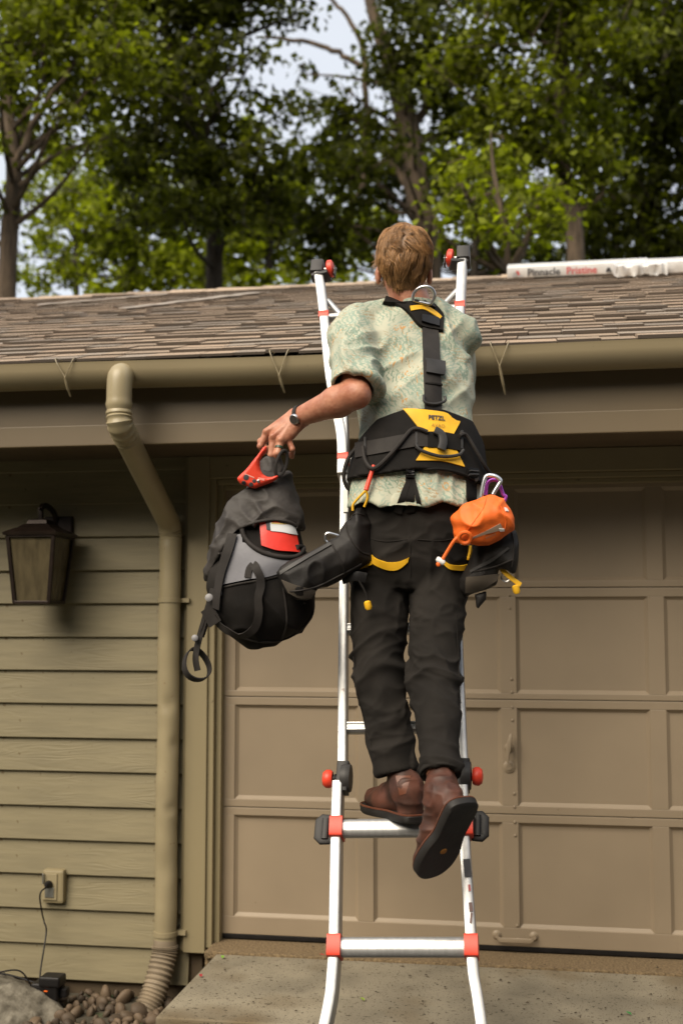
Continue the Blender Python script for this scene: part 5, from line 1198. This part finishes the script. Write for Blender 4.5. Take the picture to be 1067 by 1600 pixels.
# edging tubes of the belt
for ln, nm in (([(553,744),(600,742),(650,734),(700,734),(745,750),(759,757)],'belt_edging'),):
    P, N = on_surf(bvW, ln, 0.001, -1.6); MB().tube(P, 0.0042, 8).build(nm, M_black, har, smooth=True)
yp = hp_(bvW, [(629,638),(676,642),(724,649)], [(659,676),(680,679),(706,682)], 0.002, 0.002, M_yellow, 'yellow_panel')
hp_(bvW, [(663,698),(690,702),(712,703)], [(649,720),(690,720),(725,730)], 0.002, 0.002, M_yellow, 'yellow_panel')
def word_on(bv, word, px, py, size, mat, lift, parent, slope=0.0, bold=0.0, name='lettering'):
    v, f = text_flat(word, bold); m = MB(); m.add([(lambda h: h[0]+h[1]*lift)(hit(bv, px+a*size, py-b*size+a*size*slope, -1.6)) for a, b in v], f); m.build(name, mat, parent)
word_on(bvW, 'PETZL', 668, 656, 9.3, M_ink, 0.0062, yp, 0.09, 0.035); word_on(bvW, 'AVAO', 673, 668, 7.6, M('faint_ink',(0.35,0.19,0.02)), 0.0062, yp, 0.09, 0.0)
hp_(bvW, [(557,693),(600,686),(650,676),(668,677)], [(557,716),(600,708),(650,698),(668,699)], 0.003, 0.0035, M_strap, 'belt_webbing', nu=16)
hp_(bvW, [(667,676),(690,676),(720,682)], [(667,700),(690,700),(720,706)], 0.0035, 0.004, M_black, 'belt_webbing')
for x in (571, 648, 718): hp_(bvW, [(x,684 if x<600 else 674),(x+3,684 if x<600 else 674)], [(x,712 if x<600 else 702),(x+3,711 if x<600 else 702)], 0.006, 0.002, M_grey, 'bar_tack', nu=3, nv=6)
def cord(pts, r, mat, name, parent, bv=bvW, lift=0.010, Yd=-1.6):
    P, N = on_surf(bv, pts, lift, Yd, 8, 3); return MB().tube(P, r, 8).build(name, mat, parent, smooth=True)
cord([(571,700),(574,722),(585,735),(602,722),(625,695),(640,676),(652,673),(666,678)], 0.0062, M_strap, 'gear_loop', har, lift=0.012)
cord([(714,684),(724,682),(738,705),(752,730),(762,745)], 0.0062, M_strap, 'gear_loop', har, lift=0.012)
cord([(648,697),(655,706),(685,716),(712,714),(720,706)], 0.0052, M_grey, 'gear_loop', har, lift=0.014)
p0 = T(560,712,-1.60); MB().tube(spline([T(556,700,-1.585),T(545,715,-1.59),T(538,735,-1.59),T(538,752,-1.585),T(546,765,-1.575),T(553,758,-1.56)],6), 0.006, 8).build('gear_loop', M_strap, har, smooth=True)
# rear hook
P, N = on_surf(bvW, [(676,676),(686,682),(689,694),(686,706)], 0.016, -1.6, 6); MB().sweep(P, rrect(0.026,0.012,0.005,2), N).build('rear_hanger', M_grey, har, smooth=True)
# back pad, dorsal strap
hp_(bvS, [(601,463),(637,458),(674,469),(694,493)], [(605,471),(637,489),(654,514),(692,520)], 0.006, 0.007, M_black, 'back_pad', nu=16, nv=10, Yd=-1.42)
hp_(bvS, [(639,482),(656,478),(674,488),(690,501)], [(640,490),(656,486),(672,495),(687,505)], 0.0145, 0.002, M_yellow, 'yellow_stripe', Yd=-1.42)
hp_(bvS, [(656,497),(672,499),(687,506)], [(656,508),(672,513),(686,517)], 0.014, 0.007, M_rubber, 'pad_buckle', nu=6, nv=4, Yd=-1.42)
hp_(bvS, [(659,514),(672,515),(684,518)], [(663,640),(675,640),(688,642)], 0.005, 0.004, M_strap, 'dorsal_strap', nu=5, nv=26, Yd=-1.45)
hp_(bvS, [(664,565),(678,567),(691,569)], [(665,585),(678,588),(692,588)], 0.012, 0.006, M_grey, 'slide_buckle', nu=5, nv=5, Yd=-1.45)
hp_(bvS, [(664,600),(676,601),(688,602)], [(664,602),(676,603),(688,604)], 0.009, 0.003, M_black, 'strap_fold', nu=5, nv=2, Yd=-1.45)
P, N = on_surf(bvS, [(660,621),(661,631),(675,634),(691,631),(690,622)], 0.014, -1.45, 6); MB().tube(P, 0.0042, 8).build('ladder_lock', M_grey, har, smooth=True)
c = hit(bvS, 662, 470, -1.42); u = nrm(np.array([0.92,0.1,-0.22])); upd = nrm(c[1]*0.75+np.array([0,0,0.9]))
dr_ = []
for i in range(19):
    a = math.radians(-35+250*i/18); dr_.append(c[0]+c[1]*0.016+u*0.033*math.cos(a)+upd*(0.020+0.034*math.sin(a)))
MB().tube(dr_, 0.0052, 10).build('dorsal_ring', M_steel, har, smooth=True)
MB().tube([dr_[0], dr_[-1]], 0.0052, 10).build('ring_bar', M_steel, har, smooth=True)
hp_(bvS, [(648,464),(662,466),(676,474)], [(648,475),(662,478),(676,486)], 0.014, 0.006, M_strap, 'ring_keeper', nu=5, nv=4, Yd=-1.42)
# risers from belt to leg loops
hp_(bvA, [(633,738),(640,738),(647,739)], [(634,800),(641,800),(648,800)], 0.004, 0.004, M_black, 'riser_strap', nu=3, nv=14)
hp_(bvA, [(634,733),(640,733),(647,733)], [(634,748),(640,748),(647,749)], 0.009, 0.006, M_rubber, 'riser_buckle', nu=3, nv=3)
hp_(bvA, [(643,748),(648,748)], [(653,797),(661,796)], 0.006, 0.003, M_black, 'riser_strap', nu=3, nv=12)
hp_(bvA, [(634,752),(642,752)], [(615,800),(627,803)], 0.006, 0.003, M_black, 'riser_strap', nu=3, nv=12)
hp_(bvA, [(728,738),(735,738),(742,738)], [(727,800),(734,800),(741,800)], 0.004, 0.004, M_black, 'riser_strap', nu=3, nv=14)
hp_(bvA, [(728,733),(735,734),(742,735)], [(728,752),(735,753),(742,754)], 0.009, 0.006, M_rubber, 'riser_buckle', nu=3, nv=3)
for y in (738,743,748): hp_(bvA, [(729,y),(741,y+1)], [(729,y+1.6),(741,y+2.6)], 0.017, 0.003, M_grey, 'buckle_bar', nu=3, nv=2)
for y in (736,740,744): hp_(bvA, [(635,y),(646,y)], [(635,y+1.5),(646,y+1.5)], 0.017, 0.003, M_grey, 'buckle_bar', nu=3, nv=2)
# leg loops
def legloop(h, k, r, f0, f1):
    ax = nrm(k-h); L = np.linalg.norm(k-h); b = SDF(np.minimum(h,k)-0.16, np.maximum(h,k)+0.16, 0.005); b.add(cap(h-ax*0.2,k,r+0.006,r-0.01))
    b.cut(cap(h-ax*0.3,k+ax*0.2,r-0.006,r-0.022)); b.plane(h+ax*L*f1, nrm(ax+np.array([0,0.0,0]))); b.plane(h+ax*L*f0, -ax)
    V, F = b.nets(); V = smooth_v(V, F, 2, 0.5); link('leg_loop', np_mesh('leg_loop', V, F), M_black, har, smooth=True); return V, F
lgl = legloop(T(594,870,-1.50), kne_l, 0.099, -0.10, 0.20); lgr = legloop(T(688,870,-1.48), kne_r, 0.097, -0.10, 0.20)
bvA = bvh_of(np.concatenate([Vt, lgl[0], lgr[0]]), np.concatenate([Ft, lgl[1]+len(Vt), lgr[1]+len(Vt)+len(lgl[0])]))
hp_(bvA, [(581,866),(586,872),(605,879),(624,878),(641,870)], [(582,880),(590,884),(606,890),(622,891),(637,878)], 0.003, 0.003, M_yellow, 'yellow_edging', nu=16, nv=4)
hp_(bvA, [(536,886),(548,884),(565,881),(581,876)], [(536,894),(548,892),(565,889),(582,882)], 0.003, 0.003, M_yellow, 'yellow_edging', nu=12, nv=3, Yd=-1.62)
hp_(bvA, [(692,874),(702,882),(720,884),(738,878)], [(692,880),(702,890),(720,892),(736,888)], 0.003, 0.003, M_yellow, 'yellow_edging', nu=16, nv=4)
hp_(bvA, [(738,877),(757,866),(774,853)], [(742,883),(760,873),(777,857)], 0.006, 0.003, M_yellow, 'yellow_edging', nu=10, nv=3, Yd=-1.60)
# hanging adjuster cords with yellow beads
def bead(top, bot, Y, r, nm='pull_bead'):
    a, b = T(*top,Y), T(*bot,Y-0.01); MB().tube(spline([a,(a+b)/2+np.array([0.006,0,0]),b],5), 0.0032, 7).build('pull_cord', M_black, har, smooth=True)
    MB().lathe([(r*0.55,-r*1.3),(r,-r*0.9),(r*1.05,r*0.5),(r*0.7,r*1.2),(r*0.3,r*1.3)], b, (0.25,0,-1), 14).build(nm, M_yellow, har, smooth=True)
bead((560,906),(575,946),-1.645,0.0105); bead((803,902),(806,921),-1.575,0.0105)
MB().sweep(spline([T(781,886,-1.58),T(790,896,-1.585),T(802,906,-1.585),T(813,914,-1.58)],5), rrect(0.015,0.004,0.0015,1), LN).build('yellow_tab', M_yellow, har, smooth=True)
MB().tube(spline([T(785,894,-1.58),T(783,904,-1.58),T(790,909,-1.58),T(796,906,-1.58)],5), 0.003, 7).build('wire_ring', M_steel, har, smooth=True)
MB().sweep(spline([T(535,905,-1.63),T(553,900,-1.645),T(572,903,-1.64)],5), rrect(0.030,0.008,0.003,2), (0,-1,0)).build('leg_buckle', M_rubber, har, smooth=True)
# red marker with yellow leash
rm = MB(); pa, pb = T(584,727,-1.66), T(572,766,-1.675); rm.tube([pa,(pa+pb)/2,pb], [0.0055,0.0066,0.0075], 10); rm.build('red_toggle', M_red, har, smooth=True)
MB().tube(spline([pb,T(563,775,-1.67),T(552,788,-1.66),T(551,798,-1.66)],6), 0.0038, 7).build('yellow_leash', M_yellow, har, smooth=True); MB().tube(spline([pb,T(574,778,-1.67),T(569,792,-1.665)],6), 0.0038, 7).build('yellow_leash', M_yellow, har, smooth=True)
MB().tube(spline([T(533,838,-1.62),T(512,833,-1.63),T(508,842,-1.63),T(512,848,-1.63)],6), 0.004, 8).build('wire_gate', M_steel, har, smooth=True)

# ------------------------------------------------------------------ tool pouches on the hips
def polyd(px, pz, poly):
    d = np.full(np.broadcast(px,pz).shape, 1e9); ins_ = np.zeros(d.shape, bool); n = len(poly)
    for i in range(n):
        a, b = poly[i], poly[(i+1)%n]; ex, ez = b[0]-a[0], b[1]-a[1]; wx, wz = px-a[0], pz-a[1]
        t = np.clip((wx*ex+wz*ez)/(ex*ex+ez*ez),0,1); d = np.minimum(d, (wx-ex*t)**2+(wz-ez*t)**2)
        c_ = ((a[1] <= pz) & (b[1] > pz)) | ((b[1] <= pz) & (a[1] > pz))
        ins_ ^= c_ & (px < a[0]+(pz-a[1])/(ez if abs(ez) > 1e-9 else 1e-9)*ex)
    d = np.sqrt(d); return np.where(ins_, -d, d)
def pillow(poly_px, Y, t, r=0.010, bulge=0.05, h=0.004, wrinkle=0.0, seed=1, ycurve=None):
    P = [W(x,y,Y) for x, y in poly_px]; poly = [(p[0],p[2]) for p in P]; A = np.array(poly)
    s = SDF((A[:,0].min()-0.03, Y-t-0.06, A[:,1].min()-0.03), (A[:,0].max()+0.03, Y+t+0.06, A[:,1].max()+0.03), h)
    d2 = polyd(s.ax[0][:,None], s.ax[2][None,:], poly); th = t*np.sqrt(np.clip(-d2/bulge,0.03,1.0))
    yy = s.ax[1][None,:,None]-Y
    if ycurve: yy = yy - ycurve(s.ax[0][:,None]-A[:,0].mean(), s.ax[2][None,:]-A[:,1].mean())[:,None,:]
    q1 = (d2+r)[:,None,:]; q2 = np.abs(yy)-(th-r)[:,None,:]
    s.D = (np.sqrt(np.maximum(q1,0)**2+np.maximum(q2,0)**2)+np.minimum(np.maximum(q1,q2),0)-r).astype(np.float32)
    V, F = s.nets(); V = smooth_v(V, F, 2, 0.5)
    if wrinkle: V = V+normals(V,F)*(wrinkle*(ridge(V*np.array([22,14,16]),seed)**2-0.4))[:,None]; V = smooth_v(V,F,1,0.4)
    return V, F
def z4(x,y): return (420+x/4.85, 780+y/4.85)
def z5(x,y): return (670+x/6.67, 730+y/6.67)
lp_ = [z4(*p) for p in ((700,45),(738,95),(765,200),(775,400),(778,470),(670,545),(560,590),(470,640),(380,680),(345,730),(290,770),(220,765),(150,720),(105,645),(78,560),(110,510),(280,415),(460,325),(540,265),(570,170),(640,90))]
V, F = pillow(lp_, -1.655, 0.040, 0.006, 0.035, wrinkle=0.010, seed=41, ycurve=lambda x,z: 0.25*x-0.0*z)
tpl = empty('tool_pouch', T(540,900,-1.655), 'black flared tool pouch hanging at the left hip, beside the black bag', 'tool pouch', 'tool pouches on the harness')
link('pouch_body', np_mesh('pouch_body', V, F), M_nylon, tpl, smooth=True); bvP = bvh_of(V, F)
patch(bvP, [z4(88,548),z4(200,478),z4(330,405),z4(466,328)], [z4(92,572),z4(215,500),z4(345,425),z4(478,348)], 0.001, 0.003, 14, 3, -1.65).build('grey_rim', M_grey, tpl, smooth=True)  # plain grey band along the pouch rim
patch(bvP, [z4(100,610),z4(200,650),z4(355,690)], [z4(150,705),z4(230,750),z4(320,745)], 0.001, 0.002, 10, 4, -1.65).build('bottom_panel', M('pouch_base',(0.085,0.07,0.055),0.6), tpl, smooth=True)
for ln in ([z4(120,700),z4(250,690),z4(380,655),z4(560,565),z4(700,490)], [z4(585,180),z4(600,260),z4(640,330),z4(700,400),z4(760,420)], [z4(480,345),z4(520,420),z4(560,500),z4(575,575)], [z4(600,150),z4(660,110),z4(720,120)]):
    P, N = on_surf(bvP, ln, 0.0008, -1.66, 8, 2); MB().tube(P, 0.0026, 6).build('seam', M_strap, tpl, smooth=True)
rp_ = [z5(*p) for p in ((640,560),(840,600),(900,690),(925,830),(918,980),(885,1110),(800,1070),(735,1070),(718,1185),(615,1280),(480,1325),(380,1335),(300,1270),(270,1160),(330,1080),(400,1000),(470,880),(560,700))]
V, F = pillow(rp_, -1.58, 0.042, 0.006, 0.04, wrinkle=0.010, seed=43, ycurve=lambda x,z: -0.30*x)
tpr = empty('tool_pouch', T(770,890,-1.565), 'black tool pouch at the right hip behind the orange bag', 'tool pouch', 'tool pouches on the harness')
link('pouch_body', np_mesh('pouch_body', V, F), M_nylon, tpr, smooth=True); bvQ = bvh_of(V, F)
patch(bvQ, [z5(430,1080),z5(560,1000),z5(680,935),z5(820,830)], [z5(440,1105),z5(570,1030),z5(700,955),z5(835,850)], 0.001, 0.003, 14, 3, -1.6).build('grey_rim', M_grey, tpr, smooth=True)
patch(bvQ, [z5(400,1150),z5(560,1130),z5(715,1110)], [z5(380,1300),z5(520,1285),z5(690,1180)], 0.004, 0.002, 10, 5, -1.6).build('bottom_panel', M('pouch_base2',(0.075,0.06,0.045),0.6), tpr, smooth=True)
for ln in ([z5(470,1090),z5(600,1060),z5(730,1020),z5(880,960)], [z5(850,650),z5(880,760),z5(880,900),z5(860,1040)]):
    P, N = on_surf(bvQ, ln, 0.0008, -1.62, 8, 2); MB().tube(P, 0.0026, 6).build('seam', M_strap, tpr, smooth=True)
V, F = pillow([z5(*p) for p in ((470,1320),(610,1280),(600,1380),(510,1490),(485,1460))], -1.575, 0.012, 0.005, 0.02)
link('hanging_tab', np_mesh('hanging_tab', V, F), M_nylon, tpr, smooth=True)

# ------------------------------------------------------------------ orange pouch and carabiners
Yo = -1.66
op = [z5(*p) for p in ((570,300),(640,285),(700,300),(780,360),(850,430),(885,530),(875,620),(830,690),(740,760),(620,820),(520,835),(430,815),(340,800),(280,770),(248,700),(240,610),(240,530),(280,480),(350,410),(450,350))]
V, F = pillow(op, Yo, 0.056, 0.012, 0.06, h=0.0035)
N = normals(V, F); cO = T(735,815,Yo)
fx = V-cO+np.stack([vnoise(V*14,53),vnoise(V*14+5,54),vnoise(V*14+9,55)],1)*0.05
V = V+N*(0.011*(ridge(np.stack([fx[:,0]*9+fx[:,2]*15, fx[:,1]*5, fx[:,2]*7-fx[:,0]*10],1)+3,51)**4-0.25)+0.003*(ridge(V*30,52)**2-0.4))[:,None]; V = smooth_v(V,F,2,0.45)
orp = empty('orange_pouch', T(740,850,Yo), 'bright orange drawstring pouch clipped at the right side of the harness', 'pouch')
link('pouch_body', np_mesh('pouch_body', V, F), M_orange, orp, smooth=True); bvO = bvh_of(V, F)
patch(bvO, [z5(460,725),z5(600,660),z5(740,585)], [z5(440,750),z5(610,690),z5(775,650)], 0.0, 0.0015, 10, 4, Yo).build('reflective_strip', M('dull_silver',(0.42,0.30,0.22),0.4), orp, smooth=True)
patch(bvO, [z5(725,635),z5(780,640)], [z5(735,665),z5(782,660)], 0.001, 0.003, 4, 3, Yo).build('white_tag', M_white, orp, smooth=True)
patch(bvO, [z5(780,420),z5(805,430)], [z5(795,460),z5(825,462)], 0.001, 0.002, 3, 3, Yo).build('white_tag', M_white, orp, smooth=True)
patch(bvO, [z5(330,795),z5(430,790)], [z5(345,818),z5(425,812)], 0.001, 0.002, 6, 3, Yo).build('white_tag', M('dull_white',(0.6,0.5,0.42)), orp, smooth=True)
for ln in ([z5(600,310),z5(560,430),z5(470,560),z5(400,660)], [z5(700,320),z5(760,440),z5(800,560),z5(790,640)]):
    P, N = on_surf(bvO, ln, 0.0004, Yo, 8, 2); MB().tube(P, 0.0019, 6).build('seam', M_orange, orp, smooth=True)
for k_ in range(5):                       # worn, unreadable print
    x_ = 592+k_*22; patch(bvO, [z5(x_,728-k_*9),z5(x_+10,724-k_*9)], [z5(x_+2,748-k_*9),z5(x_+12,744-k_*9)], -0.001, 0.0016, 2, 2, Yo).build('worn_print', M('dull_print',(0.45,0.2,0.1)), orp)
MB().tube(spline([T(*z5(310,720),Yo-0.045),T(*z5(260,770),Yo-0.045),T(*z5(190,880),Yo-0.04),T(*z5(140,965),Yo-0.04)],6), 0.0052, 8).build('drawcord', M_orange, orp, smooth=True)
ring_ = [T(*z5(375+62*math.cos(a),735+58*math.sin(a)),Yo-0.052+0.008*math.sin(a)) for a in np.linspace(0,2*math.pi,17)[:-1]]; MB().tube(ring_, 0.006, 8, closed=True).build('gathered_mouth', M_orange, orp, smooth=True)
a, b = T(*z5(80,950),Yo-0.04), T(*z5(160,1005),Yo-0.04); MB().tube([a,a+(b-a)*0.15,a+(b-a)*0.85,b], [0.006,0.0085,0.0085,0.006], 10).build('cord_lock', M_white, orp, smooth=True)
MB().lathe([(0.004,-0.006),(0.0065,-0.003),(0.0065,0.004),(0.004,0.007)], T(*z5(98,1010),Yo-0.04), (0.2,0,-1), 10).build('cord_end', M_orange, orp, smooth=True)
def biner(pts, Y, r, mat, label, Y2=None):
    P = spline([T(*z5(*p), Y+(0.012*i/len(pts) if Y2 else 0)) for i, p in enumerate(pts)], 6)
    o = MB().tube(P, r, 9).build('carabiner', mat, smooth=True); return setp(o, label, 'carabiner', 'carabiners on the harness')
M_anod = M('silver_anodised',(0.62,0.64,0.68),0.3,metal=0.9); M_purple = M('purple_anodised',(0.42,0.08,0.5),0.3,metal=0.5)
biner([(545,310),(560,200),(585,110),(620,85),(690,95),(745,140),(720,190),(690,240),(665,285)], -1.655, 0.0062, M_anod, 'silver carabiner holding up the orange pouch')
biner([(590,290),(605,180),(650,135),(720,150),(770,280),(800,310),(770,380)], -1.635, 0.0055, M_purple, 'purple carabiner behind the silver one above the orange pouch')

# ------------------------------------------------------------------ the carried bag
Yb = -1.565
def brow(px, py, a, b): p = W(px, py, Yb); return (p[0], p[1], p[2], a, b, 0.15)
brows = [brow(428,742,0.026,0.026), brow(424,760,0.052,0.045), brow(412,790,0.094,0.074), brow(406,830,0.124,0.098), brow(407,870,0.140,0.112), brow(410,905,0.152,0.118), brow(411,945,0.160,0.122), brow(411,972,0.142,0.112), brow(411,995,0.092,0.075), brow(411,1011,0.03,0.03)]
bs = SDF((-1.08,-1.76,1.18),(-0.62,-1.38,1.90),0.005); bs.add(loft(brows, ex=2.5)); Vg, Fg = bs.nets(); Vg = smooth_v(Vg,Fg,3,0.5)
Ng = normals(Vg,Fg); Vg = Vg+Ng*(0.012*(ridge(np.stack([Vg[:,0]*9+Vg[:,2]*6,Vg[:,1]*9,Vg[:,2]*9-Vg[:,0]*5],1),61)**3-0.3)+0.003*(vnoise(Vg*30,62)-0.5))[:,None]; Vg = smooth_v(Vg,Fg,1,0.4)
bag = empty('rope_bag', T(411,1005,Yb), 'black rope bag with grey and red panels hanging from the climber\'s left hand', 'bag')
link('bag_body', np_mesh('bag_body', Vg, Fg), M_black, bag, smooth=True); bvG = bvh_of(Vg, Fg)
hs_ = SDF((-1.08,-1.78,1.35),(-0.62,-1.36,1.90),0.0045); hs_.add(loft(brows, pad=0.014, ex=2.5))
ez = zfun([(318,905),(330,888),(350,856),(372,830),(395,818),(430,814),(455,819),(472,830),(486,868),(500,900)], -1.67); X_ = hs_.ax[0][:,None,None]; Z_ = hs_.ax[2][None,None,:]
hs_.D = np.maximum(hs_.D, (ez(X_)-Z_).astype(np.float32)); i_ = loft(brows, pad=0.002, ex=2.5); sl, gx, gy, gz = hs_.sl(i_[1],i_[2]); hs_.D[sl] = np.maximum(hs_.D[sl], -i_[0](gx,gy,gz))
V, F = hs_.nets(); V = smooth_v(V,F,2,0.5); N = normals(V,F)
V = V+N*(0.014*(ridge(np.stack([V[:,0]*14-V[:,2]*9,V[:,1]*12,V[:,2]*11],1),63)**3-0.25)+0.010*(ridge(np.stack([V[:,0]*22+V[:,2]*15,V[:,1]*15,V[:,2]*16],1),64)**2-0.3))[:,None]; V = smooth_v(V,F,1,0.35)
link('hood', np_mesh('hood', V, F), M_bagtop, bag, smooth=True); bvH = bvh_of(V,F)
def bp_(a, b, lift, th, mat, name, nu=14, nv=8): return patch(bvG, a, b, lift, th, nu, nv, Yb-0.1).build(name, mat, bag, smooth=True)
bp_([(360,856),(376,846),(392,852),(420,864),(452,872)], [(347,914),(372,909),(395,904),(415,903),(446,893)], 0.004, 0.003, M_baggrey, 'grey_panel')
bp_([(366,838),(372,836),(379,834)], [(364,860),(372,858),(380,856)], 0.003, 0.003, M_baggrey, 'grey_panel', 5, 5)
bp_([(406,815),(430,815),(457,818)], [(409,853),(432,861),(466,863)], 0.005, 0.003, M_bagred, 'red_window')
bp_([(422,818),(440,820),(456,822)], [(423,831),(442,833),(461,837)], 0.009, 0.0015, M('map_white',(0.62,0.64,0.66),0.35), 'white_label')
bp_([(416,818),(422,818)], [(417,829),(423,830)], 0.009, 0.0015, M_ink, 'label_print', 3, 3)
bp_([(424,818),(455,820)], [(424,820),(456,822)], 0.0105, 0.001, M('label_gold',(0.5,0.36,0.12)), 'label_print', 6, 2)
P, N = on_surf(bvG, [(378,820),(382,838),(395,855),(420,868),(448,873),(466,868),(476,850)], 0.008, Yb-0.1, 6, 3); MB().tube(P, 0.0075, 9).build('window_rim', M_strap, bag, smooth=True)
P, N = on_surf(bvH, [(345,864),(368,832),(395,817),(430,812),(456,817),(474,832)], 0.002, Yb-0.1, 6, 2); MB().tube(P, 0.005, 8).build('hood_hem', M_bagtop, bag, smooth=True)
for ln in ([(330,962),(350,982),(385,998),(420,1003),(455,994),(480,972),(493,945)], [(440,905),(446,940),(448,975),(440,998)], [(348,918),(375,912),(410,906),(450,897),(488,890)]):
    P, N = on_surf(bvG, ln, 0.0012, Yb-0.1, 8, 3); MB().tube(P, 0.0034, 7).build('piping', M_strap, bag, smooth=True)
def ribbon(pts, w, mat, name, bv=bvG, lift=0.008, Yd=None):
    P, N = on_surf(bv, pts, lift, Yb-0.1 if Yd is None else Yd, 6, 3); return MB().sweep(P, rect(w, 0.003), N).build(name, mat, bag, smooth=True)
ribbon([(389,903),(391,890),(397,883)], 0.020, M_strap, 'grab_loop', lift=0.010); ribbon([(397,883),(402,888),(405,905),(406,930),(405,955),(400,975),(388,987),(370,988),(352,978),(340,960)], 0.024, M_strap, 'grab_loop', lift=0.012)
ribbon([(366,836),(358,865),(350,895),(345,925),(343,950)], 0.030, M_strap, 'shoulder_strap', lift=0.014)
fr = lambda pts, w, nm, nv: MB().sweep(spline([T(x,y,Y_) for x,y,Y_ in pts],7), rect(w,0.003), nv).build(nm, M_strap, bag, smooth=True)
fr([(350,862,-1.66),(336,890,-1.66),(329,915,-1.65),(333,930,-1.64)], 0.028, 'side_strap', np.array([-0.3,-1,0]))
fr([(338,905,-1.65),(328,940,-1.65),(318,975,-1.64),(309,1008,-1.63),(306,1030,-1.63),(309,1048,-1.63)], 0.020, 'tail_strap', np.array([-0.25,-1,0]))
fr([(330,950,-1.64),(322,975,-1.64),(315,995,-1.63)], 0.016, 'tail_strap', np.array([0.5,-1,0]))
axl = nrm(np.array([0.62,-0.66,0.42])); ul = nrm(np.cross(axl,(0,0,1.0))); vl = np.cross(ul, axl); cl_ = T(307,1038,-1.63)
lpz = [cl_+ul*0.040*math.cos(a)*(1-0.25*math.sin(a))+vl*0.050*math.sin(a) for a in np.linspace(0,2*math.pi,33)[:-1]]
MB().sweep(lpz, rect(0.026,0.0035), [nrm(p-cl_) for p in lpz], closed=True).build('tail_loop', M_strap, bag, smooth=True)
for (x,y,Y_,r) in ((327,934,-1.67,0.012),(341,927,-1.67,0.013),(305,997,-1.645,0.010)):
    MB().lathe([(r*0.5,-0.005),(r,-0.003),(r,0.004),(r*0.6,0.007)], T(x,y,Y_), (0.1,-1,0.2), 12).build('strap_buckle', M('grey_buckle',(0.20,0.195,0.2),0.5), bag, smooth=True)
fr([(323,950,-1.66),(330,962,-1.66),(337,975,-1.66)], 0.045, 'side_pocket', np.array([-0.3,-1,0]))

# ------------------------------------------------------------------ red grip held in the hand
def z6(x,y): return (280+x/4.85, 680+y/4.85)
Yr = -1.652
gp_ = [z6(*p) for p in ((640,88),(668,82),(672,100),(668,125),(632,165),(616,200),(614,235),(622,268),(640,296),(668,312),(700,312),(725,303),(742,292),(756,312),(735,335),(690,362),(630,385),(570,408),(540,400),(500,385),(470,378),(447,350),(441,327),(470,295),(500,268),(530,235),(555,200),(585,165),(615,125))]
V, F = pillow(gp_, Yr, 0.013, 0.006, 0.010, h=0.0026, ycurve=lambda x,z: 0.12*x-0.1*z)
grp = empty('red_grip', T(395,757,Yr), 'red moulded plastic hand grip with holes, held with the bag', 'hand grip')
link('grip_body', np_mesh('grip_body', V, F), M_red, grp, smooth=True); bvR = bvh_of(V,F)
for (x,y,r) in ((508,320,0.0085),(490,362,0.007),(570,347,0.006),(546,373,0.0065)):
    h = hit(bvR, *z6(x,y), Yr); MB().lathe([(r,-0.002),(r,0.0006),(r*0.9,0.0008)], h[0], h[1], 14).build('hole', M_ink, grp, smooth=True)
h = hit(bvR, *z6(601,349), Yr); MB().lathe([(0.005,-0.001),(0.005,0.002),(0.002,0.003)], h[0], h[1], 12).build('rivet', M_steel, grp, smooth=True)
patch(bvR, [z6(500,290),z6(570,318)], [z6(497,297),z6(567,325)], 0.0, 0.0006, 5, 2, Yr).build('moulded_text', M('pale_print',(0.75,0.35,0.3)), grp)
patch(bvR, [z6(600,318),z6(650,330)], [z6(595,335),z6(645,345)], 0.0, 0.0006, 5, 2, Yr).build('moulded_text', M('pale_print2',(0.8,0.3,0.25)), grp)
lp2 = [T(*z6(775+40*math.cos(a)+22*math.sin(-a),215+98*math.sin(a)), Yr+0.016+0.012*math.cos(a)) for a in np.linspace(0,2*math.pi,25)[:-1]]
MB().sweep(lp2, rrect(0.009,0.018,0.003,2), [np.array([0.3,-1,0.0])]*24, closed=True).build('strap_loop', M_strap, grp, smooth=True)
tw = SDF(T(425,735,-1.60)-0.10, T(425,735,-1.52)+0.10, 0.005); tw.add(cap(T(426,752,Yb),T(424,728,Yb),0.042,0.028)); tw.add(cap(T(424,728,Yb),T(430,710,Yb),0.026,0.016),0.02)
V, F = tw.nets(); V = V+normals(V,F)*(0.014*(ridge(np.stack([V[:,0]*30+V[:,2]*10,V[:,1]*30,V[:,2]*8],1),71)**2-0.4))[:,None]; link('gathered_neck', np_mesh('gathered_neck', smooth_v(V,F,1,0.4), F), M_bagtop, bag, smooth=True)
